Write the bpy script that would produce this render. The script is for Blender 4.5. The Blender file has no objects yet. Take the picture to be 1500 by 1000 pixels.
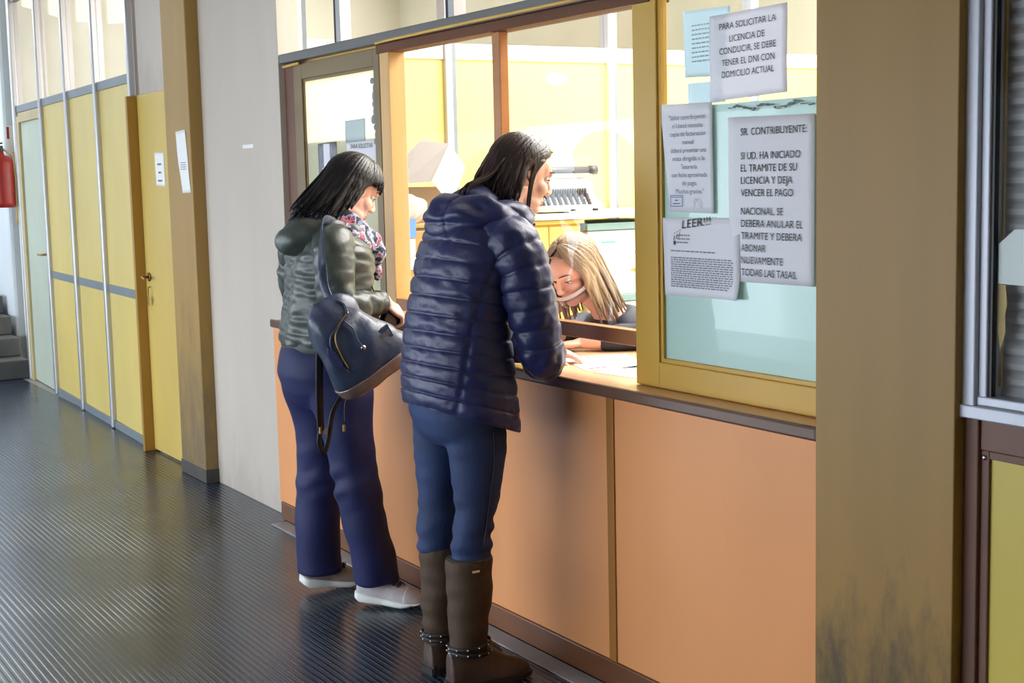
import bpy, bmesh, math, random
import numpy as np
from mathutils import Matrix, Vector, Euler

# ------------------------------------------------------------------ camera, world, lights, exposure
sc = bpy.context.scene
COL = sc.collection
cam_d = bpy.data.cameras.new('camera'); cam = bpy.data.objects.new('camera', cam_d); COL.objects.link(cam)
cam_d.sensor_width = 36.0; cam_d.lens = 50.208; cam_d.clip_start = 0.05; cam_d.clip_end = 100
Rw = Matrix(((0.856128, 0.078978, -0.510693), (-0.516249, 0.087195, -0.851984), (-0.022758, 0.993055, 0.115422)))
cam.matrix_world = Matrix.Translation((0, 0, 1.55)) @ Rw.to_4x4()
sc.camera = cam
sc.view_settings.view_transform = 'Standard'
sc.view_settings.look = 'None'
sc.view_settings.gamma = 1.0
sc.view_settings.use_curve_mapping = False
sc.view_settings.exposure = 0.0

wd = bpy.data.worlds.new('daylight'); sc.world = wd; wd.use_nodes = True
wd.node_tree.nodes['Background'].inputs[0].default_value = (0.80, 0.90, 1.0, 1)
wd.node_tree.nodes['Background'].inputs[1].default_value = 6.5

def area(name, loc, target, sx, sy, power, colour):
    l = bpy.data.lights.new(name, 'AREA'); l.shape = 'RECTANGLE'; l.size = sx; l.size_y = sy
    l.energy = power; l.color = colour
    o = bpy.data.objects.new(name, l); COL.objects.link(o); o.location = loc
    d = Vector(target) - Vector(loc)
    o.rotation_euler = d.to_track_quat('-Z', 'Y').to_euler()
    return o
area('office_fill_light', (4.6, 4.0, 3.2), (4.6, 4.0, 0), 2.8, 3.2, 380, (1.0, 0.98, 0.95))  # added overhead fill, no such lamp seen; stands in for the office daylight
area('back_room_fill', (6.1, 9.2, 1.9), (2.6, 9.2, 2.2), 5.0, 1.7, 120, (1.0, 0.99, 0.96))  # added fill with no visible source, brightens the back room walls and ceiling
area('stairwell_fill', (1.4, 13.4, 3.2), (1.6, 13.2, 0), 2.0, 1.6, 70, (0.90, 0.96, 1.0))  # unseen lamp added to brighten the white wall by the stairs

# ------------------------------------------------------------------ materials
def lin(c):
    out = []
    for v in c:
        v = v / 255.0
        out.append(v / 12.92 if v <= 0.04045 else ((v + 0.055) / 1.055) ** 2.4)
    return tuple(out)

def mat(name, rgb, rough=0.55, var=0.08, scale=6.0, stretch=(1, 1, 1), bump=0.0, bscale=40.0, metal=0.0, spec=0.5,
        rgb2=None, detail=4.0, coat=0.0, sheen=0.0, emit=0.0):
    m = bpy.data.materials.new(name); m.use_nodes = True
    nt = m.node_tree; n = nt.nodes; L = nt.links
    b = n['Principled BSDF']
    b.inputs['Roughness'].default_value = rough
    b.inputs['Metallic'].default_value = metal
    b.inputs['Specular IOR Level'].default_value = spec
    if coat: b.inputs['Coat Weight'].default_value = coat
    if sheen: b.inputs['Sheen Weight'].default_value = sheen
    tc = n.new('ShaderNodeTexCoord'); mp = n.new('ShaderNodeMapping'); mp.inputs['Scale'].default_value = stretch
    L.new(tc.outputs['Object'], mp.inputs['Vector'])
    nz = n.new('ShaderNodeTexNoise'); nz.inputs['Scale'].default_value = scale; nz.inputs['Detail'].default_value = detail
    L.new(mp.outputs['Vector'], nz.inputs['Vector'])
    c = lin(rgb)
    c2 = lin(rgb2) if rgb2 else tuple(x * (1 - var) for x in c)
    c1 = c if rgb2 else tuple(min(1, x * (1 + var)) for x in c)
    cr = n.new('ShaderNodeValToRGB')
    cr.color_ramp.elements[0].position = 0.3; cr.color_ramp.elements[1].position = 0.7
    cr.color_ramp.elements[0].color = (*c2, 1); cr.color_ramp.elements[1].color = (*c1, 1)
    L.new(nz.outputs['Fac'], cr.inputs['Fac']); L.new(cr.outputs['Color'], b.inputs['Base Color'])
    if bump:
        nb = n.new('ShaderNodeTexNoise'); nb.inputs['Scale'].default_value = bscale; nb.inputs['Detail'].default_value = 3
        L.new(mp.outputs['Vector'], nb.inputs['Vector'])
        bp = n.new('ShaderNodeBump'); bp.inputs['Strength'].default_value = bump; bp.inputs['Distance'].default_value = 0.01
        L.new(nb.outputs['Fac'], bp.inputs['Height']); L.new(bp.outputs['Normal'], b.inputs['Normal'])
    m['ramp'] = cr.name
    return m

def stain(m, rgb, z0, z1, scale=9.0, amount=0.9, axis='Z', stretch=(1, 1, 0.4)):
    """dark scuffs between two heights (object coordinates), broken up by noise"""
    nt = m.node_tree; n = nt.nodes; L = nt.links; b = n['Principled BSDF']
    src = b.inputs['Base Color'].links[0].from_socket
    tc = n.new('ShaderNodeTexCoord'); sp = n.new('ShaderNodeSeparateXYZ'); L.new(tc.outputs['Object'], sp.inputs[0])
    mr = n.new('ShaderNodeMapRange'); mr.inputs[1].default_value = z0; mr.inputs[2].default_value = z1
    mr.inputs[3].default_value = 0.55; mr.inputs[4].default_value = 0.0
    L.new(sp.outputs[axis], mr.inputs[0])
    mp = n.new('ShaderNodeMapping'); mp.inputs['Scale'].default_value = stretch; L.new(tc.outputs['Object'], mp.inputs['Vector'])
    nz = n.new('ShaderNodeTexNoise'); nz.inputs['Scale'].default_value = scale; nz.inputs['Detail'].default_value = 7
    nz.inputs['Roughness'].default_value = 0.7
    L.new(mp.outputs['Vector'], nz.inputs['Vector'])
    ad = n.new('ShaderNodeMath'); ad.operation = 'ADD'; L.new(mr.outputs[0], ad.inputs[0]); L.new(nz.outputs['Fac'], ad.inputs[1])
    cr = n.new('ShaderNodeMapRange'); cr.inputs[1].default_value = 0.68; cr.inputs[2].default_value = 1.05
    cr.inputs[3].default_value = 0.0; cr.inputs[4].default_value = amount; L.new(ad.outputs[0], cr.inputs[0])
    mx = n.new('ShaderNodeMix'); mx.data_type = 'RGBA'
    L.new(cr.outputs[0], mx.inputs[0]); L.new(src, mx.inputs[6]); mx.inputs[7].default_value = (*lin(rgb), 1)
    L.new(mx.outputs[2], b.inputs['Base Color'])
    return m

def glass(name, tint=(255, 255, 255), gloss=0.10, rough=0.02):
    m = bpy.data.materials.new(name); m.use_nodes = True
    nt = m.node_tree; n = nt.nodes; L = nt.links
    for x in list(n):
        if x.type != 'OUTPUT_MATERIAL': n.remove(x)
    out = [x for x in n if x.type == 'OUTPUT_MATERIAL'][0]
    t = n.new('ShaderNodeBsdfTransparent'); t.inputs[0].default_value = (*lin(tint), 1)
    g = n.new('ShaderNodeBsdfGlossy'); g.inputs['Roughness'].default_value = rough
    lw = n.new('ShaderNodeLayerWeight'); lw.inputs['Blend'].default_value = 0.25
    mm = n.new('ShaderNodeMath'); mm.operation = 'MULTIPLY'; mm.inputs[1].default_value = gloss * 4; mm.use_clamp = True
    L.new(lw.outputs['Fresnel'], mm.inputs[0])
    mx = n.new('ShaderNodeMixShader'); L.new(mm.outputs[0], mx.inputs[0]); L.new(t.outputs[0], mx.inputs[1]); L.new(g.outputs[0], mx.inputs[2])
    L.new(mx.outputs[0], out.inputs[0])
    return m

def translucent(name, rgb, trans=0.5, bump=0.0, bscale=120, through=0.0, rough=0.3):
    m = bpy.data.materials.new(name); m.use_nodes = True
    nt = m.node_tree; n = nt.nodes; L = nt.links
    out = [x for x in n if x.type == 'OUTPUT_MATERIAL'][0]
    b = n['Principled BSDF']; b.inputs['Base Color'].default_value = (*lin(rgb), 1); b.inputs['Roughness'].default_value = rough
    t = n.new('ShaderNodeBsdfTranslucent'); t.inputs[0].default_value = (*lin(rgb), 1)
    mx = n.new('ShaderNodeMixShader'); mx.inputs[0].default_value = trans
    L.new(b.outputs[0], mx.inputs[1]); L.new(t.outputs[0], mx.inputs[2])
    last = mx
    if through:
        tr = n.new('ShaderNodeBsdfTransparent'); m2 = n.new('ShaderNodeMixShader'); m2.inputs[0].default_value = through
        L.new(mx.outputs[0], m2.inputs[1]); L.new(tr.outputs[0], m2.inputs[2]); last = m2
    L.new(last.outputs[0], out.inputs[0])
    tc = n.new('ShaderNodeTexCoord'); nb = n.new('ShaderNodeTexNoise'); nb.inputs['Scale'].default_value = bscale
    L.new(tc.outputs['Object'], nb.inputs['Vector'])
    bp = n.new('ShaderNodeBump'); bp.inputs['Strength'].default_value = bump; bp.inputs['Distance'].default_value = 0.01
    L.new(nb.outputs['Fac'], bp.inputs['Height']); L.new(bp.outputs['Normal'], b.inputs['Normal'])
    return m

def ribbed_floor():
    m = mat('ribbed_rubber', (58, 74, 96), rough=0.22, var=0.3, scale=1.6, spec=0.5, detail=6)
    nt = m.node_tree; n = nt.nodes; L = nt.links; b = n['Principled BSDF']
    tc = n.new('ShaderNodeTexCoord'); sp = n.new('ShaderNodeSeparateXYZ'); L.new(tc.outputs['Object'], sp.inputs[0])
    a = n.new('ShaderNodeMath'); a.operation = 'MULTIPLY'; a.inputs[1].default_value = 2 * math.pi / 0.0235; L.new(sp.outputs['X'], a.inputs[0])
    s = n.new('ShaderNodeMath'); s.operation = 'SINE'; L.new(a.outputs[0], s.inputs[0])
    mr = n.new('ShaderNodeMapRange'); mr.inputs[1].default_value = -0.5; mr.inputs[2].default_value = 0.5; L.new(s.outputs[0], mr.inputs[0])
    # worn patches lower the ribs
    nz = n.new('ShaderNodeTexNoise'); nz.inputs['Scale'].default_value = 1.3; nz.inputs['Detail'].default_value = 3; L.new(tc.outputs['Object'], nz.inputs['Vector'])
    wr = n.new('ShaderNodeMapRange'); wr.inputs[1].default_value = 0.38; wr.inputs[2].default_value = 0.6; wr.inputs[3].default_value = 0.3; wr.inputs[4].default_value = 1.0
    L.new(nz.outputs['Fac'], wr.inputs[0])
    h = n.new('ShaderNodeMath'); h.operation = 'MULTIPLY'; L.new(mr.outputs[0], h.inputs[0]); L.new(wr.outputs[0], h.inputs[1])
    bp = n.new('ShaderNodeBump'); bp.inputs['Strength'].default_value = 0.4; bp.inputs['Distance'].default_value = 0.004
    L.new(h.outputs[0], bp.inputs['Height']); L.new(bp.outputs['Normal'], b.inputs['Normal'])
    src = b.inputs['Base Color'].links[0].from_socket
    mx = n.new('ShaderNodeMix'); mx.data_type = 'RGBA'; mx.blend_type = 'MULTIPLY'
    gr = n.new('ShaderNodeMapRange'); gr.inputs[3].default_value = 0.9; gr.inputs[4].default_value = 0.0; L.new(h.outputs[0], gr.inputs[0])
    L.new(gr.outputs[0], mx.inputs[0]); L.new(src, mx.inputs[6]); mx.inputs[7].default_value = (0.22, 0.22, 0.23, 1)  # rib highlights put into the colour: ridges kept light, grooves multiplied dark
    L.new(mx.outputs[2], b.inputs['Base Color'])
    return m

M = {}
M['floor'] = ribbed_floor()
M['office_floor'] = mat('office_floor_tile', (150, 145, 135), 0.5)
M['ceiling'] = mat('ceiling_paint', (168, 164, 156), 0.8, 0.04)
M['ceiling_office'] = mat('office_ceiling_paint', (238, 237, 230), 0.8, 0.02)
M['grey_wall'] = stain(mat('grey_painted_board', (198, 186, 174), 0.55, 0.05, 3.0, (1, 1, 0.3)), (120, 112, 104), -0.1, 0.35, 7, 0.35)
M['plaster'] = mat('cream_plaster', (234, 230, 216), 0.8, 0.04, 3)
M['white_wall'] = mat('white_plaster', (205, 212, 218), 0.75, 0.05, 2)
M['yellow_panel'] = mat('yellow_laminate', (216, 192, 112), 0.42, 0.06, 2.5, (1, 1, 0.4))
M['yellow_door'] = mat('yellow_paint', (208, 178, 92), 0.45, 0.06, 3, (1, 1, 0.4))
M['office_yellow'] = mat('office_yellow_laminate', (246, 220, 122), 0.5, 0.03, 2)
M['dado_yellow'] = mat('dado_yellow_laminate', (212, 188, 84), 0.42, 0.05, 2)
M['ochre'] = mat('ochre_enamel', (165, 122, 48), 0.45, 0.08, 5, (1, 1, 0.15), bump=0.04)
M['pillar'] = stain(mat('ochre_pillar_enamel', (156, 118, 52), 0.5, 0.09, 5, (1, 1, 0.12), bump=0.05, bscale=25), (62, 54, 40), 0.25, 0.72, 14, 0.85)
M['pillar2'] = stain(mat('ochre_pillar_paint', (166, 130, 66), 0.5, 0.08, 5, (1, 1, 0.12), bump=0.05, bscale=25), (92, 84, 70), 0.1, 1.25, 9, 0.7)
M['plinth'] = mat('dark_plinth', (72, 66, 62), 0.5, 0.2, 12)
M['pale_door'] = mat('pale_green_paint', (186, 194, 178), 0.5, 0.05, 3)
M['cream_wood'] = mat('cream_frame', (190, 172, 128), 0.5, 0.07, 4)
M['alu'] = mat('aluminium', (196, 196, 202), 0.35, 0.06, 9, (1, 1, 0.1), metal=0.7)
M['alu_pale'] = mat('pale_aluminium', (192, 194, 206), 0.4, 0.05, 9, (1, 1, 0.1), metal=0.25)
M['slate_rail'] = mat('slate_blue_rail', (120, 128, 134), 0.45, 0.06, 5)
M['steel_rail'] = mat('grey_steel_rail', (104, 102, 102), 0.45, 0.08, 5, (1, 0.2, 1))
M['bronze'] = mat('bronze_wood', (126, 104, 66), 0.45, 0.1, 8, (1, 0.2, 1))
M['sash_ochre'] = mat('yellow_ochre_sash_paint', (206, 162, 62), 0.42, 0.08, 7, (1, 0.3, 0.3))
M['dark_wood'] = mat('dark_brown_wood', (104, 66, 44), 0.6, 0.2, 10, (1, 0.12, 1), spec=0.25)
M['rail_wood'] = mat('orange_brown_wood', (178, 116, 62), 0.4, 0.15, 10, (1, 0.12, 1))
M['jamb_wood'] = mat('honey_wood', (222, 176, 112), 0.42, 0.13, 10, (1, 1, 0.1))
M['kick_wood'] = mat('brown_kick_wood', (112, 68, 40), 0.42, 0.25, 9, (1, 0.15, 1))
M['dado_wood'] = mat('dado_brown_wood', (112, 74, 58), 0.5, 0.16, 9, (1, 0.3, 0.3))
M['orange'] = stain(mat('orange_laminate', (234, 160, 104), 0.36, 0.05, 2.2, (1, 1, 0.5), spec=0.4), (150, 84, 48), -0.3, 0.1, 6, 0.3)
M['strip'] = mat('ochre_cover_strip', (170, 112, 44), 0.45, 0.12, 9, (1, 1, 0.1))
M['worktop'] = mat('pinkish_laminate', (226, 178, 140), 0.25, 0.04, 3)
M['nosing'] = mat('worn_wood_nosing', (104, 76, 62), 0.28, 0.2, 9, (1, 0.1, 1))
M['curb'] = mat('grey_stone_curb', (158, 158, 162), 0.6, 0.1, 8)
M['clear'] = glass('clear_glass', gloss=0.014)
M['clear_cold'] = glass('reflecting_glass', (250, 253, 253), gloss=0.012)
M['frost'] = translucent('textured_glass', (250, 244, 226), 0.62, 0.5, 90, through=0.10)
M['green_sheet'] = translucent('pale_green_sheet', (212, 231, 225), 0.13, 0.05, 30)
M['paper'] = translucent('white_paper', (248, 247, 254), 0.18, 0.10, 14, rough=0.7)
M['paper_bright'] = mat('bright_paper', (242, 241, 240), 0.7, 0.02)
M['paper_blue'] = translucent('pale_blue_paper', (206, 220, 230), 0.5, 0.05, 14, rough=0.7)
M['ink'] = mat('black_ink', (30, 30, 38), 0.6, 0.1)
M['ink_grey'] = mat('grey_ink', (112, 112, 126), 0.6, 0.1)
M['ink_faint'] = mat('faint_ink', (176, 176, 188), 0.6, 0.08, 30)
M['ink_red'] = mat('red_ink', (206, 66, 92), 0.6)
M['ink_blue'] = mat('blue_ink', (84, 96, 170), 0.6)
M['ink_teal'] = mat('teal_ink', (60, 176, 160), 0.6)
M['cable'] = mat('yellow_cable_sheath', (222, 182, 92), 0.45)
M['white_lam'] = mat('white_laminate', (238, 238, 234), 0.45, 0.02)
M['teal_edge'] = mat('grey_green_edge', (128, 158, 154), 0.5, 0.06)
M['carton'] = mat('brown_cardboard', (194, 160, 108), 0.8, 0.07, 4)
M['carton_pale'] = mat('pale_cardboard', (128, 120, 114), 0.75, 0.04, 4)
M['cab_ochre'] = mat('ochre_cabinet_paint', (176, 136, 62), 0.5, 0.06, 3)
M['cab_yellow'] = mat('yellow_cabinet_paint', (242, 208, 104), 0.5, 0.04, 3)
M['plastic_bag'] = translucent('white_plastic_film', (236, 234, 230), 0.4, 0.4, 30)
M['blue_card'] = mat('blue_card', (92, 140, 222), 0.6)
M['tw_body'] = mat('grey_enamel', (158, 158, 154), 0.4, 0.04)
M['tw_dark'] = mat('dark_typewriter_metal', (72, 74, 80), 0.4, 0.2, 20)
M['red_paint'] = mat('red_enamel', (142, 18, 10), 0.4, 0.1)
M['black'] = mat('black_plastic', (24, 22, 26), 0.45, 0.15)
M['stair'] = mat('dark_stone', (74, 76, 76), 0.55, 0.25, 5)
M['blind'] = mat('lilac_grey_blind', (180, 172, 176), 0.5, 0.04)
M['tape'] = mat('yellowed_tape', (196, 158, 92), 0.6, 0.15, 20)
M['brass'] = mat('brass', (170, 140, 90), 0.35, 0.1, metal=0.8)
M['chrome'] = mat('chrome', (200, 200, 205), 0.2, 0.03, metal=0.9)
M['photo_dark'] = mat('photo_print_dark', (60, 62, 72), 0.5, rgb2=(150, 150, 158), scale=16, detail=2)
M['pen_blue'] = mat('lilac_card', (190, 150, 210), 0.6)
# people
M['skin'] = mat('skin', (232, 182, 160), 0.5, 0.05, 14, bump=0.03, bscale=200)
M['skin_pale'] = mat('pale_skin', (236, 186, 166), 0.5, 0.05, 14, bump=0.03, bscale=200)
M['lips'] = mat('lips', (190, 110, 104), 0.45)
M['eye'] = mat('eye_white', (226, 220, 214), 0.3)
M['iris'] = mat('dark_iris', (46, 32, 26), 0.25)
M['brow'] = mat('eyebrow_hair', (56, 42, 38), 0.7)
M['hair_brown'] = mat('dark_brown_hair', (50, 36, 36), 0.36, 0.35, 60, (1, 1, 0.15), bump=0.2, bscale=120)
M['hair_black'] = mat('black_hair', (17, 16, 22), 0.36, 0.3, 60, (1, 1, 0.15), bump=0.1, bscale=120)
M['hair_blond'] = mat('greying_blond_hair', (178, 152, 118), 0.45, scale=22, stretch=(1, 1, 0.25), rgb2=(112, 98, 88), bump=0.2, bscale=100)
M['navy'] = mat('navy_nylon', (31, 36, 84), 0.42, 0.10, 9, bump=0.16, bscale=60, sheen=0.1)
M['navy_dark'] = mat('navy_lining', (20, 22, 46), 0.5, 0.15)
M['olive'] = mat('grey_green_nylon', (70, 76, 72), 0.38, 0.14, 10, bump=0.15, bscale=50)
M['olive_dark'] = mat('dark_rib_knit', (56, 58, 58), 0.6, 0.15, 40)
M['jeans'] = mat('blue_denim', (36, 58, 104), 0.75, 0.2, 10, (1, 1, 0.5), bump=0.15, bscale=160, rgb2=(24, 40, 78))
M['trouser'] = mat('navy_trouser_cloth', (17, 24, 76), 0.68, 0.16, 8, bump=0.1, bscale=90)
M['boot'] = mat('brown_suede', (70, 49, 32), 0.72, 0.22, 16, bump=0.15, bscale=90)
M['boot_foot'] = mat('brown_worn_leather', (74, 53, 44), 0.5, 0.22, 16, bump=0.15, bscale=60)
M['sole_dark'] = mat('dark_sole', (40, 34, 32), 0.6, 0.2)
M['shoe_grey'] = mat('grey_mesh_fabric', (184, 176, 180), 0.7, 0.08, 60, bump=0.1, bscale=200)
M['shoe_tan'] = mat('taupe_suede', (142, 128, 118), 0.75, 0.08, 40)
M['sole_white'] = mat('white_foam', (236, 238, 236), 0.55, 0.03)
M['bag_blue'] = mat('dark_blue_leather', (54, 63, 86), 0.32, 0.2, 9, bump=0.15, bscale=60)
M['bag_brown'] = mat('metallic_brown_leather', (138, 116, 108), 0.24, 0.18, 9, bump=0.1, bscale=60, metal=0.35)
M['dark_top'] = mat('dark_navy_top', (44, 46, 58), 0.7, 0.1)
M['collar'] = mat('pale_blue_lining', (180, 186, 206), 0.6)
M['wallet'] = mat('black_leather', (22, 20, 24), 0.3, 0.15)
M['visor'] = glass('clear_plastic_visor', (240, 240, 245), gloss=0.12)
M['visor_rim'] = translucent('white_visor_rim', (232, 230, 234), 0.3)

def scarf_mat():
    m = mat('floral_scarf_cloth', (46, 48, 74), 0.7, 0.1, 12)
    nt = m.node_tree; n = nt.nodes; L = nt.links; b = n['Principled BSDF']
    tc = n.new('ShaderNodeTexCoord'); v = n.new('ShaderNodeTexNoise'); v.inputs['Scale'].default_value = 34; v.inputs['Detail'].default_value = 2
    L.new(tc.outputs['Object'], v.inputs['Vector'])
    cr = n.new('ShaderNodeValToRGB'); cr.color_ramp.interpolation = 'CONSTANT'
    els = cr.color_ramp.elements
    els[0].position = 0.0; els[0].color = (*lin((28, 32, 58)), 1)
    els[1].position = 0.47; els[1].color = (*lin((126, 134, 164)), 1)
    for p, c in ((0.535, (206, 206, 220)), (0.585, (66, 70, 104)), (0.62, (208, 110, 128)), (0.69, (60, 40, 66))):
        e = els.new(p); e.color = (*lin(c), 1)
    L.new(v.outputs['Fac'], cr.inputs['Fac']); L.new(cr.outputs['Color'], b.inputs['Base Color'])
    return m
M['scarf'] = scarf_mat()

# ------------------------------------------------------------------ mesh helpers
class MB:
    """collects shapes in world coordinates; build() links them as one mesh object"""
    def __init__(s): s.v = []; s.f = []
    def add(s, vs, fs, mx=None):
        o = len(s.v)
        if mx is not None: vs = [tuple(mx @ Vector(p)) for p in vs]
        s.v += [tuple(float(c) for c in p) for p in vs]; s.f += [tuple(i + o for i in f) for f in fs]
        return s
    def box(s, x0, x1, y0, y1, z0, z1, bev=0.0, mx=None, seg=2):
        bm = bmesh.new(); bmesh.ops.create_cube(bm, size=1.0)
        for v in bm.verts:
            v.co = Vector(((x0 + x1) / 2 + v.co.x * (x1 - x0), (y0 + y1) / 2 + v.co.y * (y1 - y0), (z0 + z1) / 2 + v.co.z * (z1 - z0)))
        if bev: bmesh.ops.bevel(bm, geom=list(bm.edges), offset=bev, segments=seg, affect='EDGES', profile=0.5)
        bm.verts.index_update()
        s.add([tuple(v.co) for v in bm.verts], [tuple(v.index for v in f.verts) for f in bm.faces], mx); bm.free(); return s
    def loft(s, rings, closed=True, caps=True):
        """rings: list of equal-length lists of points"""
        n = len(rings[0]); vs = [p for r in rings for p in r]; fs = []
        for i in range(len(rings) - 1):
            for j in range(n if closed else n - 1):
                k = (j + 1) % n
                fs.append((i * n + j, i * n + k, (i + 1) * n + k, (i + 1) * n + j))
        if caps and closed:
            fs.append(tuple(range(n - 1, -1, -1))); fs.append(tuple((len(rings) - 1) * n + j for j in range(n)))
        return s.add(vs, fs)
    def tube(s, pts, rad, n=10, flat=1.0, up=None, caps=True, close=False):
        pts = [Vector(p) for p in pts]; m = len(pts)
        if not hasattr(rad, '__len__'): rad = [rad] * m
        rings = []; prev = None
        for i in range(m):
            if close: t = pts[(i + 1) % m] - pts[i - 1]
            else: t = pts[min(i + 1, m - 1)] - pts[max(i - 1, 0)]
            t = t.normalized() if t.length > 1e-9 else Vector((0, 0, 1))
            if up is not None:
                u = Vector(up[i]) if hasattr(up[0], '__len__') else Vector(up)
            else: u = prev if prev is not None else (Vector((0, 0, 1)) if abs(t.z) < 0.9 else Vector((1, 0, 0)))
            a = u - t * u.dot(t)
            a = a.normalized() if a.length > 1e-6 else t.orthogonal().normalized()
            b = t.cross(a); prev = a
            r = rad[i]
            ra, rb = (r if hasattr(r, '__len__') else (r * flat, r))
            rings.append([pts[i] + a * (ra * math.cos(q)) + b * (rb * math.sin(q)) for q in [2 * math.pi * k / n for k in range(n)]])
        if close: rings.append(rings[0])
        return s.loft(rings, caps=caps and not close)
    def ell(s, c, r, mx=None, nu=20, nv=12):
        vs = []; fs = []
        for i in range(nv + 1):
            th = math.pi * i / nv
            for j in range(nu):
                ph = 2 * math.pi * j / nu
                vs.append((c[0] + r[0] * math.sin(th) * math.cos(ph), c[1] + r[1] * math.sin(th) * math.sin(ph), c[2] + r[2] * math.cos(th)))
        for i in range(nv):
            for j in range(nu):
                k = (j + 1) % nu
                fs.append((i * nu + j, (i + 1) * nu + j, (i + 1) * nu + k, i * nu + k))
        return s.add(vs, fs, mx)
    def cyl(s, p0, p1, r0, r1=None, n=20):
        return s.tube([p0, p1], [r0, r0 if r1 is None else r1], n)
    def mesh(s, name):
        me = bpy.data.meshes.new(name); me.from_pydata(s.v, [], s.f); me.validate(); return me
    def build(s, name, m, parent=None, smooth=False, origin=None, angle=None):
        A = np.array(s.v)
        if parent is not None: org = np.array(world_of(parent))
        elif origin is not None: org = np.array(origin)
        else: org = np.array([(A[:, 0].min() + A[:, 0].max()) / 2, (A[:, 1].min() + A[:, 1].max()) / 2, A[:, 2].min()])
        s.v = [tuple(p) for p in (A - org)]
        me = s.mesh(name)
        bm = bmesh.new(); bm.from_mesh(me); bmesh.ops.remove_doubles(bm, verts=bm.verts, dist=1e-6)
        bmesh.ops.recalc_face_normals(bm, faces=bm.faces); bm.to_mesh(me); bm.free()
        return put(name, me, m, parent, smooth, org if parent is None else (0, 0, 0))

def world_of(o):
    p = Vector((0, 0, 0))
    while o is not None: p += o.location; o = o.parent
    return p

def put(name, me, m, parent, smooth, loc):
    if smooth:
        for p in me.polygons: p.use_smooth = True
    me.materials.append(M[m] if isinstance(m, str) else m)
    o = bpy.data.objects.new(name, me); COL.objects.link(o); o.location = [float(c) for c in loc]
    if parent is not None: o.parent = parent
    return o

def empty(name, loc):
    o = bpy.data.objects.new(name, None); COL.objects.link(o); o.location = loc; o.empty_display_size = 0.1
    return o

def tag(o, label, cat, group=None):
    o['label'] = label; o['category'] = cat
    if group: o['group'] = group
    return o
def struct(o, label=None, cat=None):
    o['kind'] = 'structure'
    if label: o['label'] = label
    if cat: o['category'] = cat
    return o
def thing(name, loc, label, cat, group=None): return tag(empty(name, loc), label, cat, group)

def fuse(mb, voxel=0.006, smooth=6, disp=None):
    """one continuous surface from overlapping shapes; returns a mesh in world coordinates"""
    me = mb.mesh('fuse'); o = bpy.data.objects.new('fuse', me); COL.objects.link(o)
    bm = bmesh.new(); bm.from_mesh(me); bmesh.ops.recalc_face_normals(bm, faces=bm.faces); bm.to_mesh(me); bm.free()
    r = o.modifiers.new('r', 'REMESH'); r.mode = 'VOXEL'; r.voxel_size = voxel; r.adaptivity = 0
    if smooth:
        s = o.modifiers.new('s', 'SMOOTH'); s.iterations = smooth; s.factor = 0.5
    dg = bpy.context.evaluated_depsgraph_get(); dg.update()
    out = bpy.data.meshes.new_from_object(o.evaluated_get(dg), depsgraph=dg)
    bpy.data.objects.remove(o); bpy.data.meshes.remove(me)
    if disp is not None:
        n = len(out.vertices); co = np.empty(n * 3); out.vertices.foreach_get('co', co); co = co.reshape(-1, 3)
        no = np.empty(n * 3); out.vertices.foreach_get('normal', no); no = no.reshape(-1, 3)
        co = disp(co, no); out.vertices.foreach_set('co', co.ravel()); out.update()
    return out

def put_world(name, me, m, parent=None, loc=None, smooth=True):
    """link a world-coordinate mesh at loc (top level) or under parent"""
    n = len(me.vertices); co = np.empty(n * 3); me.vertices.foreach_get('co', co); co = co.reshape(-1, 3)
    org = np.array(world_of(parent)) if parent is not None else np.array(loc)
    co = co - org; me.vertices.foreach_set('co', co.ravel()); me.update()
    return put(name, me, m, parent, smooth, (0, 0, 0) if parent is not None else loc)

def smoothstep(a, b, x):
    t = np.clip((x - a) / (b - a), 0, 1); return t * t * (3 - 2 * t)

def wrinkle(co, freq, amp, seed=0):
    """cheap band-limited 3-D noise"""
    rs = np.random.RandomState(seed); out = np.zeros(len(co))
    for k in range(10):
        w = rs.normal(size=3); w = w / np.linalg.norm(w) * freq * rs.uniform(0.6, 1.5)
        out += np.sin(co @ w + rs.uniform(0, 6.28))
    return out / 10 ** 0.5 * amp

def text_into(mb, body, X, y_left, z_base, height, width=None, centre=False, bold=0.0, shear=0.0, rot=0.0):
    """lettering on a sheet facing -X (reads along -Y); height = capital height"""
    cu = bpy.data.curves.new('t', 'FONT'); cu.body = body; cu.size = height / 0.69; cu.offset = bold if bold > 0.0003 else 0.0; cu.resolution_u = 3
    cu.align_x = 'LEFT'; cu.shear = shear
    o = bpy.data.objects.new('t', cu); COL.objects.link(o)
    dg = bpy.context.evaluated_depsgraph_get(); dg.update()
    me = bpy.data.meshes.new_from_object(o.evaluated_get(dg), depsgraph=dg)
    vs = [v.co.copy() for v in me.vertices]; fs = [tuple(p.vertices) for p in me.polygons]
    bpy.data.objects.remove(o); bpy.data.curves.remove(cu); bpy.data.meshes.remove(me)
    if not vs: return
    x0 = min(v.x for v in vs); x1 = max(v.x for v in vs); w = x1 - x0
    sx = (width / w) if width else 1.0; W = w * sx
    c, s_ = math.cos(rot), math.sin(rot)
    out = []
    for v in vs:
        a = (v.x - x0) * sx - (W / 2 if centre else 0); b = v.y
        a, b = a * c - b * s_, a * s_ + b * c
        out.append((X, y_left - a, z_base + b))
    mb.add(out, fs)

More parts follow.
